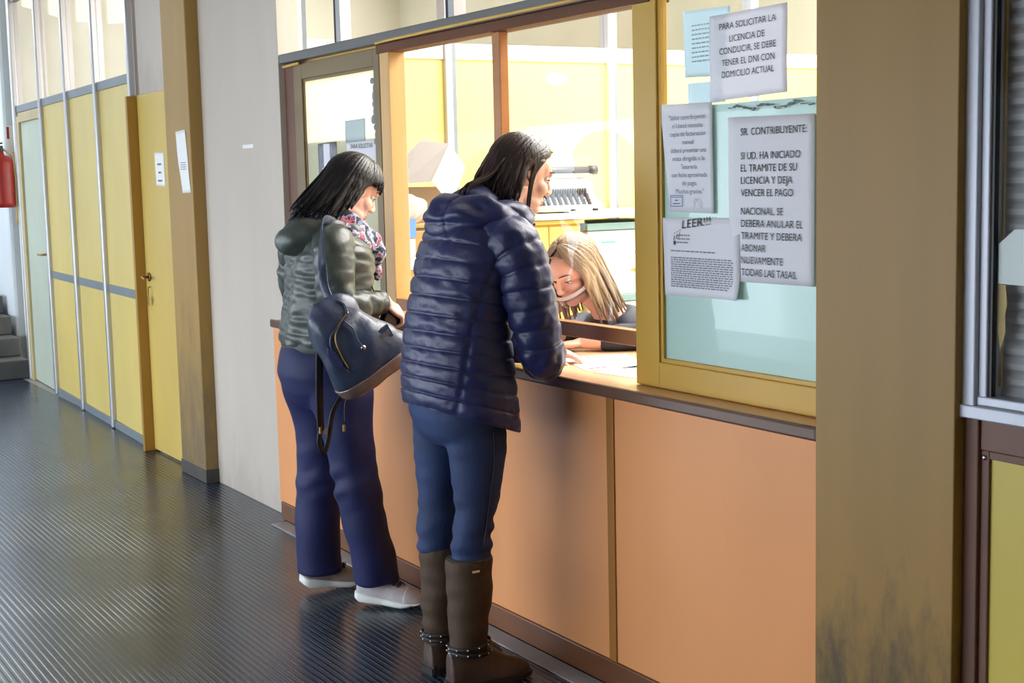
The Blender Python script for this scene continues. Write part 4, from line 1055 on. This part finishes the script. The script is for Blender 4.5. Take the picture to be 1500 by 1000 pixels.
    def dh(co, no):
        u = np.sqrt((co[:, 0] - 2.25) ** 2 + (co[:, 1] - 3.8) ** 2)
        seam = -.006 * np.exp(-((u - .165) / .006) ** 2) - .005 * np.exp(-((np.abs(co[:, 1] - 3.80) - .055) / .005) ** 2) * smoothstep(2.2, 2.1, co[:, 0]) - .005 * np.exp(-((co[:, 2] - 1.415) / .005) ** 2) * smoothstep(2.1, 2.06, co[:, 0])
        return co + no * (wrinkle(co * np.array([.7, .7, 1.3]), 95, .0055, 2) + wrinkle(co, 45, .009, 12) + seam)[:, None]
    put_world('hood', fuse(mb, .006, 4, dh), 'navy', jk)
    q = MB(); q.tube(catmull([(2.225, 3.700, 1.470), (2.275, 3.695, 1.438), (2.308, 3.712, 1.402), (2.312, 3.74, 1.36), (2.305, 3.76, 1.28)], 24), .006, 8); q.build('zip_edge', 'navy_dark', jk, True)
    q = MB().tube(catmull([(2.235, 3.725, 1.478), (2.285, 3.725, 1.455), (2.325, 3.75, 1.425)], 12), [(.004, .018)] * 12, 8, up=(0, 0, 1)); q.build('collar_lining', 'collar', jk, True)
    MB().box(2.180, 2.196, 3.628, 3.634, .815, .845, .002).build('hem_tag', 'ink_red', jk)
    # boots
    for s, yy, xh, xa, ang in ((-1, 3.705, 1.972, 2.042, -4), (1, 3.872, 1.985, 2.040, 4)):
        bt = empty('boot', (xa, yy, 0)); bt.parent = body; bt.location = Vector((xa, yy, 0)) - body.location
        mb = MB()
        leg_rings(mb, [(xa + .010, yy, .402, .074, .069), (xa + .008, yy, .37, .073, .068), (xa + .006, yy, .28, .070, .065), (xa, yy, .20, .063, .059), (xa - .002, yy, .14, .059, .055), (xa, yy, .10, .062, .052)], 30, 28)
        sh = put_world('shaft', fuse(mb, .006, 3, lambda co, no: co + no * (wrinkle(co * np.array([.6, .6, 1.6]), 55, .003, 4 + s) * smoothstep(.40, .36, co[:, 2]))[:, None]), 'boot', bt)
        MB().cyl((xa + .010, yy, .398), (xa + .010, yy, .4045), .067, .066, 28).build('shaft_opening', 'sole_dark', sh, True)
        mb = MB(); Tf = Matrix.Translation((xh, yy, 0)) @ Matrix.Rotation(math.radians(ang), 4, 'Z')
        ft = []
        for u in np.linspace(0, 1, 24):
            w = np.interp(u, (0, .1, .35, .65, .85, .96, 1), (.030, .038, .040, .050, .044, .028, .012)); h = np.interp(u, (0, .15, .35, .5, .6, .7, .9, 1), (.12, .135, .135, .120, .100, .082, .060, .040))
            ft.append([(u * .272, w * math.copysign(abs(math.cos(t)) ** .8, math.cos(t)) * (1 - .25 * max(0, math.sin(t))), .022 + (h - .022) * max(0, math.sin(t)) ** .8 if math.sin(t) > 0 else .022 + .005 * math.sin(t)) for t in [2 * math.pi * k / 24 for k in range(24)]])
        q = MB().loft(ft); mb.add(q.v, q.f, Tf)
        put_world('foot', fuse(mb, .005, 2, lambda co, no: co + no * wrinkle(co, 60, .002, 8)[:, None]), 'boot_foot', bt)
        so = MB()
        rg = []
        for u in np.linspace(0, 1, 24):
            w = np.interp(u, (0, .1, .35, .65, .85, .96, 1), (.032, .041, .042, .053, .047, .031, .015)); zb = np.interp(u, (0, .7, 1), (.001, .001, .012)); 
            rg.append([(u * .280 - .004, y, z) for y, z in ((-w, zb), (w, zb), (w, .024), (-w, .024))])
        q = MB().loft(rg); so.add(q.v, q.f, Tf)
        q = MB().box(0, .075, -.036, .036, .001, .034, .004); so.add(q.v, q.f, Tf)
        so.build('sole', 'sole_dark', bt)
        for z0, tilt in ((.135, .10), (.112, -.06)):
            pts = [(xa + .002 + .0665 * math.cos(t), yy + .060 * math.sin(t), z0 + tilt * .06 * math.cos(t)) for t in [2 * math.pi * k / 36 for k in range(36)]]
            MB().tube(pts, [(.007, .003)] * 36, 8, up=(0, 0, 1), close=True).build('ankle_strap', 'sole_dark', bt, True)
            st = MB()
            for k in range(0, 36, 3): st.ell((xa + .002 + .0695 * math.cos(2 * math.pi * k / 36), yy + .063 * math.sin(2 * math.pi * k / 36), z0 + tilt * .06 * math.cos(2 * math.pi * k / 36)), (.0034,) * 3, None, 8, 6)
            st.build('studs', 'chrome', bt, True)
        if s < 0:
            MB().box(xa - .02, xa + .005, yy - .0725, yy - .069, .372, .380, .001).build('metal_tab', 'chrome', bt)
    # hair
    def hang(psi, rs):
        side = math.sin(psi); back = -math.cos(psi)
        return (-.28 - .35 * max(0, back), .10 * side + rs.uniform(-.08, .08), -1.0)
    mb = hair_locks(T, (.05, 0), [(100, 180, 60, 98, .13, .035, .10), (180, 256, 60, 98, .13, .035, -.10), (20, 100, 44, 94, .13, .045, 107), (260, 345, 70, 93, .13, .045, 250), (100, 256, 90, 92, .10, .065, 0), (262, 335, 46, 88, .12, .06, 254)], hang, ell_r=(.103, .080, .092), seed=4)
    rs = random.Random(12)
    for k in range(9):   # loose flick lying back over the hood
        o = rs.uniform(-.008, .008); y = 3.765 + rs.uniform(-.02, .03)
        P = catmull([(2.235, y, 1.60 + o), (2.190, y - .005, 1.555 + o), (2.140, y - .008, 1.535 + o), (2.105 + o, y - .010, 1.520 + o * 1.5), (2.098 + o, y - .010, 1.498)], 14)
        mb.tube(P, [(.003, .007 * (1 - .8 * i / 13)) for i in range(14)], 6, up=(0, 0, 1))
    for k in range(5):  # front strands past the cheek
        o = rs.uniform(-.012, .012)
        Q = [T @ Vector(p) for p in ((.018 + o, -.082, .055), (-.002 + o * .6, -.090, .005), (-.002 + o * .5, -.090, -.045), (.010 + o * .8, -.084, -.105 + rs.uniform(-.02, .01)))]
        mb.tube(catmull([tuple(p) for p in Q], 14), [(.003, .0065 * (1 - .75 * i / 13)) for i in range(14)], 6, up=tuple(T.to_3x3() @ Vector((0, -1, 0))))
    mb.build('hair', 'hair_brown', body, True)
woman_navy()

# ---------- woman in the grey-green jacket
def woman_olive():
    HC = (2.188, 4.75, 1.512); T = head_matrix(HC, 4, 30, 0)
    mb = MB(); add_head(mb, T); add_ear(mb, T, -1); add_ear(mb, T, 1)
    limb(mb, [(2.10, 4.75, 1.30), (2.125, 4.75, 1.40), (2.17, 4.75, 1.49)], [.062, .056, .056])
    mb.loft([ellipse_ring(*r, n=40) for r in [(2.05, 4.75, .84, .10, .13), (2.05, 4.75, .95, .10, .13), (2.07, 4.75, 1.08, .085, .12), (2.09, 4.75, 1.22, .085, .12), (2.10, 4.75, 1.32, .07, .12), (2.11, 4.75, 1.37, .055, .08)]])
    limb(mb, [(2.06, 4.65, 1.32), (2.036, 4.585, 1.22), (2.055, 4.568, 1.125), (2.15, 4.575, 1.115), (2.240, 4.60, 1.110)], [.045, .040, .038, .034, .027])
    limb(mb, [(2.06, 4.87, 1.32), (2.05, 4.95, 1.22), (2.075, 4.95, 1.125), (2.16, 4.86, 1.08), (2.235, 4.75, 1.045)], [.052, .046, .042, .036, .027])
    add_hand(mb, (2.232, 4.595, 1.112), (.80, .20, -.56), (-.35, .55, -.75), 1, (34, 40, 30), 7, 1.0, 25)
    add_hand(mb, (2.235, 4.75, 1.040), (.62, -.75, -.08), (.1, .1, 1), 1, (30, 36, 28), 4, .92, 30)
    for s, pts in ((-1, [(2.06, 4.69, .86), (2.085, 4.64, .68), (2.10, 4.63, .48), (2.14, 4.62, .28), (2.16, 4.62, .11)]), (1, [(2.06, 4.81, .86), (2.075, 4.87, .68), (2.085, 4.90, .48), (2.075, 4.92, .28), (2.065, 4.92, .11)])):
        limb(mb, pts, [.088, .07, .05, .046, .036])
        mb.ell((pts[-1][0], pts[-1][1], .09), (.030, .024, .022))
    body = put_world('person', fuse(mb, .0042, 5, face_disp(T)), 'skin_pale', None, (2.08, 4.75, 0))
    tag(body, 'black-haired woman in a grey-green jacket and navy trousers, looking down at the counter', 'person')
    face_parts(T, body)
    # trousers
    mb = MB()
    mb.loft([ellipse_ring(*r, n=48) for r in [(2.055, 4.75, 1.00, .125, .170), (2.052, 4.75, .93, .150, .190), (2.050, 4.75, .86, .158, .192), (2.058, 4.75, .80, .146, .186), (2.066, 4.75, .75, .118, .165), (2.07, 4.75, .72, .07, .12)]])
    leg_rings(mb, [(2.058, 4.665, .88, .130, .100), (2.070, 4.650, .76, .118, .102), (2.086, 4.635, .64, .094, .092), (2.102, 4.628, .50, .082, .084), (2.124, 4.622, .36, .080, .082), (2.150, 4.620, .22, .080, .080), (2.174, 4.62, .10, .082, .078), (2.178, 4.62, .085, .081, .077)])
    leg_rings(mb, [(2.053, 4.835, .88, .130, .100), (2.060, 4.855, .76, .116, .102), (2.078, 4.882, .64, .092, .092), (2.082, 4.898, .50, .084, .084), (2.074, 4.912, .36, .082, .082), (2.070, 4.920, .22, .083, .082), (2.078, 4.922, .09, .086, .080), (2.08, 4.922, .072, .086, .079)])
    def dt(co, no):
        z = co[:, 2]
        w = wrinkle(co * np.array([1.2, 1.2, .5]), 34, .0035, 6) + wrinkle(co * np.array([.9, .9, 1.2]), 36, .0025, 7)
        k = np.exp(-((z - .48) / .10) ** 2) * wrinkle(co * np.array([1.0, 1.0, 2.0]) + co[:, [2, 0, 1]] * .8, 48, .0035, 17)
        return co + no * (w + k)[:, None]
    put_world('trousers', fuse(mb, .0068, 14, dt), 'trouser', body)
    shoe(body, (2.122, 4.680, 0.020), -46, .255, .098, 'shoe', 'shoe_grey', 'sole_white', pitch=4.5, laces='black', hi=.098, toe_m='shoe_grey')
    shoe(body, (2.004, 4.925, .030), -6, .250, .098, 'shoe', 'shoe_tan', 'sole_white', pitch=6.5, laces='black')
    # jacket
    jk = empty('jacket', (2.07, 4.75, .93)); jk.parent = body; jk.location = Vector((2.07, 4.75, .93)) - body.location
    rows = [(2.056, 4.75, .955, .148, .190, .08), (2.056, 4.75, .99, .150, .192, .08), (2.064, 4.75, 1.06, .142, .184, .10), (2.076, 4.75, 1.14, .138, .182, .12), (2.088, 4.75, 1.22, .142, .186, .16), (2.098, 4.75, 1.29, .136, .186, .2), (2.104, 4.75, 1.335, .118, .162, .25), (2.112, 4.75, 1.372, .090, .112, .28), (2.122, 4.75, 1.40, .072, .080, .28)]
    MB().loft(garment_torso(rows, 96, .046, .0045, (40, .005), 23, 88)).build('jacket_body', 'olive', jk, True)
    MB().loft(garment_torso([(2.056, 4.75, .935, .142, .184, .08), (2.056, 4.75, .95, .146, .188, .08), (2.056, 4.75, .968, .146, .188, .08)], 12, 1, 0, (40, .003), 24, 88)).build('hem_band', 'olive_dark', jk, True)
    garment_sleeve([(2.055, 4.665, 1.338, .060), (2.044, 4.612, 1.315, .074), (2.036, 4.588, 1.25, .074), (2.034, 4.578, 1.185, .070), (2.054, 4.570, 1.122, .062), (2.105, 4.562, 1.108, .053), (2.160, 4.575, 1.112, .048), (2.212, 4.590, 1.112, .042)], 84, .05, .003, (60, .0055), 25, 44).build('sleeve', 'olive', jk, True)
    garment_sleeve([(2.055, 4.835, 1.338, .060), (2.045, 4.895, 1.315, .074), (2.040, 4.93, 1.25, .072), (2.042, 4.950, 1.185, .068), (2.070, 4.950, 1.122, .060), (2.115, 4.915, 1.095, .053), (2.165, 4.855, 1.072, .048), (2.218, 4.775, 1.050, .042)], 84, .05, .003, (60, .0055), 26, 44).build('sleeve', 'olive', jk, True)
    MB().tube(catmull([(2.196, 4.586, 1.112), (2.216, 4.592, 1.112)], 5), .043, 24).build('cuff', 'olive_dark', jk, True)
    mb = MB()
    path = catmull([(2.195, 4.69, 1.300, .022), (2.165, 4.665, 1.345, .028), (2.105, 4.662, 1.380, .034), (2.03, 4.682, 1.378, .044), (1.966, 4.715, 1.345, .056), (1.950, 4.75, 1.332, .060), (1.966, 4.785, 1.345, .056), (2.03, 4.818, 1.378, .044), (2.105, 4.838, 1.380, .034), (2.165, 4.835, 1.345, .028), (2.195, 4.81, 1.300, .022)], 50)
    mb.tube(path[:, :3], list(path[:, 3]), 22); mb.ell((2.02, 4.75, 1.372), (.09, .09, .045))
    put_world('hood', fuse(mb, .006, 4, lambda co, no: co + no * (wrinkle(co, 70, .005, 31) + wrinkle(co, 34, .008, 32))[:, None]), 'olive', jk)
    # scarf
    mb = MB()
    for k, (r, z, s) in enumerate(((.078, 1.395, .030), (.088, 1.375, .032), (.096, 1.352, .030))):
        pts = [(2.150 + r * math.cos(t) * 1.05, 4.75 + r * math.sin(t), z - .060 * math.cos(t) + .010 * math.sin(3 * t + k)) for t in [2 * math.pi * i / 40 for i in range(40)]]
        mb.tube(pts, [s * (1 + .15 * math.sin(5 * i * .157 + k)) for i in range(40)], 12, close=True)
    mb.ell((2.255, 4.73, 1.275), (.030, .045, .065)); mb.ell((2.245, 4.70, 1.31), (.035, .035, .05)); mb.ell((2.262, 4.725, 1.225), (.016, .025, .05))
    put_world('scarf', fuse(mb, .006, 3, lambda co, no: co + no * (wrinkle(co, 70, .006, 41) + wrinkle(co, 130, .003, 42))[:, None]), 'scarf', body)
    # hair
    def hang(psi, rs):
        side = math.sin(psi); back = -math.cos(psi)
        return (-.62 - .25 * max(0, back), .10 * side + rs.uniform(-.08, .08), -.80)
    mb = hair_locks(T, (.02, .01), [(95, 180, 60, 100, .20, .07, .12), (180, 262, 64, 100, .20, .07, -.12), (70, 270, 100, 95, .19, .12, 0), (268, 345, 60, 96, .10, .10, 266), (15, 95, 40, 96, .10, .10, 94), (305, 405, 70, 79, 0, .15, -.10), (285, 345, 40, 86, 0, .13, -.10)], hang, seed=8, width=.011)
    mb.build('hair', 'hair_black', body, True)
    # fine scarf-side strap of the jacket front with buckle
    q = MB().tube(catmull([(2.16, 4.648, 1.30), (2.178, 4.632, 1.22), (2.205, 4.628, 1.14), (2.212, 4.63, 1.125)], 14), [(.005, .0018)] * 14, 8, up=(0, -1, 0)); q.build('drawcord', 'black', jk, True)
    MB().box(2.205, 2.222, 4.618, 4.626, 1.125, 1.155, .002).build('buckle', 'brass', jk)
woman_olive()

# ---------- shoulder bag hanging from the shoulder of the woman in the grey-green jacket
def shoulder_bag():
    YB = 4.425
    bg = thing('shoulder_bag', (2.09, YB, .80), 'dark blue slouchy shoulder bag with metallic brown base, hung at the grey-green jacket', 'bag')
    O_ = Vector((1.925, YB + .02, 1.150)); U = Vector((.170, 0, -.292)); Ln = U.length; U.normalize(); V = Vector((-U.z, 0, U.x)); N = Vector((0, -1, 0))
    U = (U + Vector((0, -.08, 0))).normalized()
    rows = [(0, .040, .022, 0), (.06, .060, .036, .0), (.16, .092, .052, .004), (.30, .104, .064, -.004), (.48, .122, .072, .0), (.64, .142, .076, .012), (.78, .158, .078, .022), (.90, .156, .074, .022), (.97, .146, .066, .022), (1.0, .128, .052, .022)]
    R = catmull(rows, 60); n = 56
    def rng(r, grow=0.0):
        out = []
        for k in range(n):
            t = 2 * math.pi * k / n; c, s = math.cos(t), math.sin(t)
            a = (r[1] + grow) * math.copysign(abs(c) ** .75, c) + r[3]; b = (r[2] + grow) * math.copysign(abs(s) ** .9, s)
            p = O_ + U * (r[0] * Ln) + V * a + N * b; out.append((p.x, p.y, p.z))
        return out
    def crease(mb, amp, seed):
        A = np.array(mb.v); c = A.mean(0)
        d = A - c; d /= np.linalg.norm(d, axis=1)[:, None]
        A = A + d * (wrinkle(A @ np.array([[1.4, 0, .3], [0, 1, 0], [-.3, 0, .7]]), 42, amp, seed) + wrinkle(A, 80, amp * .5, seed + 1))[:, None]; mb.v = [tuple(p) for p in A]; return mb
    k = int(60 * .745)
    crease(MB().loft([rng(r) for r in R[:k + 1]]), .0065, 51).build('bag_body', 'bag_blue', bg, True)
    crease(MB().loft([rng(r, .003) for r in R[k - 1:]]), .003, 52).build('bag_base', 'bag_brown', bg, True)
    def at(u, a, off=.0):
        r = [np.interp(u, [x[0] for x in rows], [x[j] for x in rows]) for j in range(4)]
        b = r[2] * max(0, 1 - abs(a / r[1]) ** 2.6) ** .55
        p = O_ + U * (u * Ln) + V * (a + r[3]) + N * (b + off + .004); return (p.x, p.y, p.z)
    q = MB().tube(catmull([at(.06, .03), at(.14, .035), at(.22, .02), at(.26, -.02), at(.30, -.06), at(.42, -.085), at(.55, -.095), at(.70, -.10)], 40), .0042, 8); q.build('piping', 'bag_blue', bg, True)
    q = MB().tube(catmull([at(.20, .03), at(.25, -.02), at(.34, -.055), at(.50, -.075), at(.66, -.09)], 30), [(.0045, .0025)] * 30, 8, up=(0, -1, 0)); q.build('zip', 'brass', bg, True)
    # open side pocket
    q = MB().loft([[at(u, a, .003) for u, a in ((.36, -.090), (.46, -.080), (.58, -.088), (.66, -.104), (.58, -.116), (.46, -.108))], [at(u, a, .006) for u, a in ((.38, -.091), (.46, -.084), (.57, -.091), (.64, -.104), (.57, -.112), (.46, -.104))]]); q.build('zip_pocket', 'trouser', bg)
    q = MB().tube(catmull([at(.24, .0, .006), at(.36, .012, .006), at(.47, .0, .008), at(.55, -.005, .008)], 18), [(.004, .0025)] * 18, 8, up=(0, -1, 0)); q.build('pull_cord', 'bag_blue', bg, True)
    p = at(.56, -.005, .010); MB().ell(p, (.010, .006, .008)).build('cord_end', 'chrome', bg, True)
    c = Vector(at(.60, .085, .003)); Tt = Matrix.Translation(c) @ Matrix((U, V, N)).transposed().to_4x4()
    q = MB().box(-.008, .008, -.020, .020, -.003, .004, .001, Tt @ Matrix.Rotation(math.radians(8), 4, 'Y')); q.build('metal_badge', 'chrome', bg)
    q = MB().box(-.022, .024, -.030, .030, -.012, -.0025, .001, Tt @ Matrix.Rotation(math.radians(8), 4, 'Y')); q.build('badge_patch', 'bag_blue', bg)
    # straps
    q = MB().tube(catmull([(1.958, YB + .015, 1.125), (1.945, 4.475, 1.19), (1.946, 4.492, 1.28), (1.965, 4.53, 1.365), (2.005, 4.60, 1.408), (2.055, 4.640, 1.405), (2.112, 4.645, 1.36), (2.130, 4.645, 1.30), (2.125, 4.645, 1.24), (2.115, 4.645, 1.19)], 60), [(.016, .003)] * 60, 10, up=[tuple(v) for v in catmull([(.3, -.9, 0)] * 3 + [(.4, -.5, 1), (.5, -.1, 1), (.5, -.3, 1)] + [(.3, -.9, .2)] * 4, 60)][0] and (0.25, 0, 1)); 
    q.build('shoulder_strap', 'bag_blue', bg, True)
    q = MB().tube(catmull([(1.945, YB + .02, 1.12), (1.912, YB + .02, 1.02), (1.906, YB + .03, .90), (1.907, YB + .04, .78), (1.910, YB + .045, .70)], 40), [(.014, .003)] * 40, 8, up=(1, 0, 0)); q.build('long_strap', 'black', bg, True)
    q = MB().tube(catmull([(1.910, YB + .045, .705), (1.902, YB + .045, .66), (1.915, YB + .045, .62), (1.935, YB + .045, .66), (1.955, YB + .04, .76), (1.99, YB + .03, .82), (2.02, YB + .03, .85)], 40), [(.009, .003)] * 40, 8, up=(1, 0, 0)); q.build('long_strap', 'black', bg, True)
    for x, z in ((1.902, .702), (1.922, .698), (1.990, .700)):
        MB().box(x - .004, x + .004, YB + .028, YB + .036, z - .012, z + .012, .002).build('strap_ring', 'brass', bg)
    q = MB().tube(catmull([(2.01, YB + .02, .84), (1.992, YB + .02, .78), (1.99, YB + .02, .715)], 12), .0035, 8); q.build('zip_pull', 'black', bg, True)
shoulder_bag()

wl = thing('wallet', (2.275, 4.62, 1.00), 'black leather wallet held open by the woman in the grey-green jacket', 'wallet')
TW2 = Matrix.Translation((2.272, 4.620, 1.012)) @ Matrix.Scale(1.22, 4) @ Matrix.Rotation(math.radians(24), 4, 'Y') @ Matrix.Rotation(math.radians(10), 4, 'Z')
q = MB().box(-.050, .050, -.012, -.004, -.048, .048, .003); MB().add(q.v, q.f, TW2).build('front_flap', 'wallet', wl)
q = MB().box(-.050, .050, .006, .014, -.048, .048, .003, Matrix.Rotation(math.radians(-9), 4, 'X')); MB().add(q.v, q.f, TW2).build('back_flap', 'wallet', wl)
q = MB().box(-.047, .047, -.006, .008, -.046, -.040, .001); MB().add(q.v, q.f, TW2).build('spine', 'wallet', wl)
q = MB().tube([(.0505, -.008, -.046), (.0505, -.008, .046)], .0016, 6); MB().add(q.v, q.f, TW2).build('edge_zip', 'chrome', wl, True)

# ---------- clerk behind the hatch
def clerk():
    HC = (2.812, 4.25, 1.212); T = head_matrix(HC, 196, 30, 0)
    mb = MB(); add_head(mb, T); add_ear(mb, T, -1); add_ear(mb, T, 1)
    limb(mb, [(2.98, 4.25, 1.02), (2.925, 4.25, 1.09), (2.84, 4.25, 1.17)], [.062, .054, .054])
    mb.loft([ellipse_ring(*r, n=40) for r in [(3.20, 4.25, .50, .12, .17, -.1), (3.19, 4.25, .62, .11, .15, -.15), (3.13, 4.25, .78, .105, .145, -.3), (3.05, 4.25, .92, .10, .155, -.4), (2.99, 4.25, 1.01, .075, .14, -.5), (2.96, 4.25, 1.045, .05, .08, -.5)]])
    for s in (-1, 1):
        limb(mb, [(3.02, 4.25 + s * .14, .98), (3.0, 4.25 + s * .22, .88), (2.98, 4.25 + s * .23, .985), (2.90, 4.25 + s * .18, .975), (2.80, 4.25 + s * .10, .972)] if False else [(3.02, 4.25 + s * .13, .98), (3.02, 4.25 + s * .205, .99 - .03), (2.97, 4.25 + s * .215, .972), (2.86, 4.25 + s * .16, .968), (2.775, 4.25 + s * .10, .966)], [.05, .044, .040, .034, .026])
        add_hand(mb, (2.775, 4.25 + s * .10, .962), (-.85, -s * .45, -.10), (0, 0, -1), s, (14, 20, 18), 4, .92)
        limb(mb, [(3.20, 4.25 + s * .09, .54), (3.22, 4.25 + s * .09, .53), (3.42, 4.25 + s * .10, .53), (3.30, 4.25 + s * .10, .28), (3.30, 4.25 + s * .10, .08)] if False else [(3.20, 4.25 + s * .09, .54), (3.06, 4.25 + s * .10, .535), (3.02, 4.25 + s * .10, .50), (3.03, 4.25 + s * .10, .28), (3.04, 4.25 + s * .10, .08)], [.09, .075, .06, .045, .035])
        mb.ell((3.07 - .0, 4.25 + s * .10, .04), (.09, .036, .035))
    body = put_world('person', fuse(mb, .0045, 5, face_disp(T)), 'skin_pale', None, (3.05, 4.25, 0))
    tag(body, 'clerk with long greying blond hair bent over the desk behind the hatch', 'person')
    face_parts(T, body)
    mb = MB()
    mb.loft([ellipse_ring(*r, n=48) for r in [(3.20, 4.25, .53, .135, .185, -.1), (3.19, 4.25, .64, .125, .168, -.15), (3.13, 4.25, .79, .12, .162, -.3), (3.05, 4.25, .92, .118, .178, -.4), (2.995, 4.25, 1.01, .092, .165, -.5), (2.965, 4.25, 1.05, .062, .095, -.5)]])
    for s in (-1, 1): limb(mb, [(3.02, 4.25 + s * .13, .98), (3.03, 4.25 + s * .205, .968), (2.97, 4.25 + s * .215, .978), (2.88, 4.25 + s * .17, .974), (2.83, 4.25 + s * .137, .972)], [.066, .058, .052, .044, .038])
    put_world('sweater', fuse(mb, .0065, 5, lambda co, no: co + no * wrinkle(co, 45, .004, 61)[:, None]), 'dark_top', body)
    mb = MB()
    mb.loft([ellipse_ring(*r, n=40) for r in [(3.20, 4.25, .58, .13, .18), (3.20, 4.25, .50, .135, .19), (3.19, 4.25, .455, .12, .17)]])
    for s in (-1, 1): limb(mb, [(3.20, 4.25 + s * .09, .54), (3.06, 4.25 + s * .10, .535), (3.02, 4.25 + s * .10, .49), (3.03, 4.25 + s * .10, .28), (3.04, 4.25 + s * .10, .09)], [.10, .086, .072, .06, .058])
    put_world('trousers', fuse(mb, .008, 5), 'black', body)
    # clear mouth visor
    q = MB(); N_ = 20
    arc = [(.012 + .112 * math.cos(t), .086 * math.sin(t), -.050 + .022 * (1 - math.cos(t))) for t in np.linspace(-1.75, 1.75, N_)]
    q.loft([[p, (p[0] - .002, p[1] * .985, p[2]), (p[0] - .018, p[1] * .95, p[2] - .05), (p[0] - .016, p[1] * .965, p[2] - .05)] for p in arc])
    vz = MB().add(q.v, q.f, T).build('mouth_visor', 'visor', body, True)
    q = MB().tube(arc, [(.008, .003)] * N_, 8, up=(0, 0, 1)); MB().add(q.v, q.f, T).build('visor_band', 'visor_rim', vz, True)
    def hang(psi, rs):
        side = math.sin(psi); back = -math.cos(psi)
        return (.30 + .25 * max(0, back), -.15 * side + rs.uniform(-.10, .10), -1.0)
    mb = hair_locks(T, (.035, 0), [(70, 180, 56, 100, .20, .05, .15), (180, 290, 56, 100, .20, .05, -.15), (60, 300, 80, 96, .22, .09, 0), (38, 75, 24, 92, .16, .08, .35), (285, 322, 24, 92, .16, .08, -.35)], hang, seed=15, width=.011)
    mb.build('hair', 'hair_blond', body, True)
clerk()
ch = thing('office_chair', (3.24, 4.25, 0), 'plain dark office chair under the seated clerk', 'chair')
MB().box(3.02, 3.44, 4.04, 4.46, .40, .45, .02).build('seat', 'black', ch)
MB().box(3.40, 3.45, 4.06, 4.44, .55, .92, .02).build('backrest', 'black', ch)
MB().box(3.41, 3.44, 4.22, 4.28, .42, .60, .004).build('back_support', 'chrome', ch)
MB().cyl((3.23, 4.25, .08), (3.23, 4.25, .40), .025).build('column', 'chrome', ch, True)
for k in range(5):
    a = 2 * math.pi * k / 5 + .3; l = MB().tube([(3.23, 4.25, .10), (3.23 + .26 * math.cos(a), 4.25 + .26 * math.sin(a), .065)], [.02, .014], 10).build('leg', 'black', ch, True)
    MB().ell((3.23 + .26 * math.cos(a), 4.25 + .26 * math.sin(a), .026), (.025, .025, .026)).build('caster', 'black', l, True)
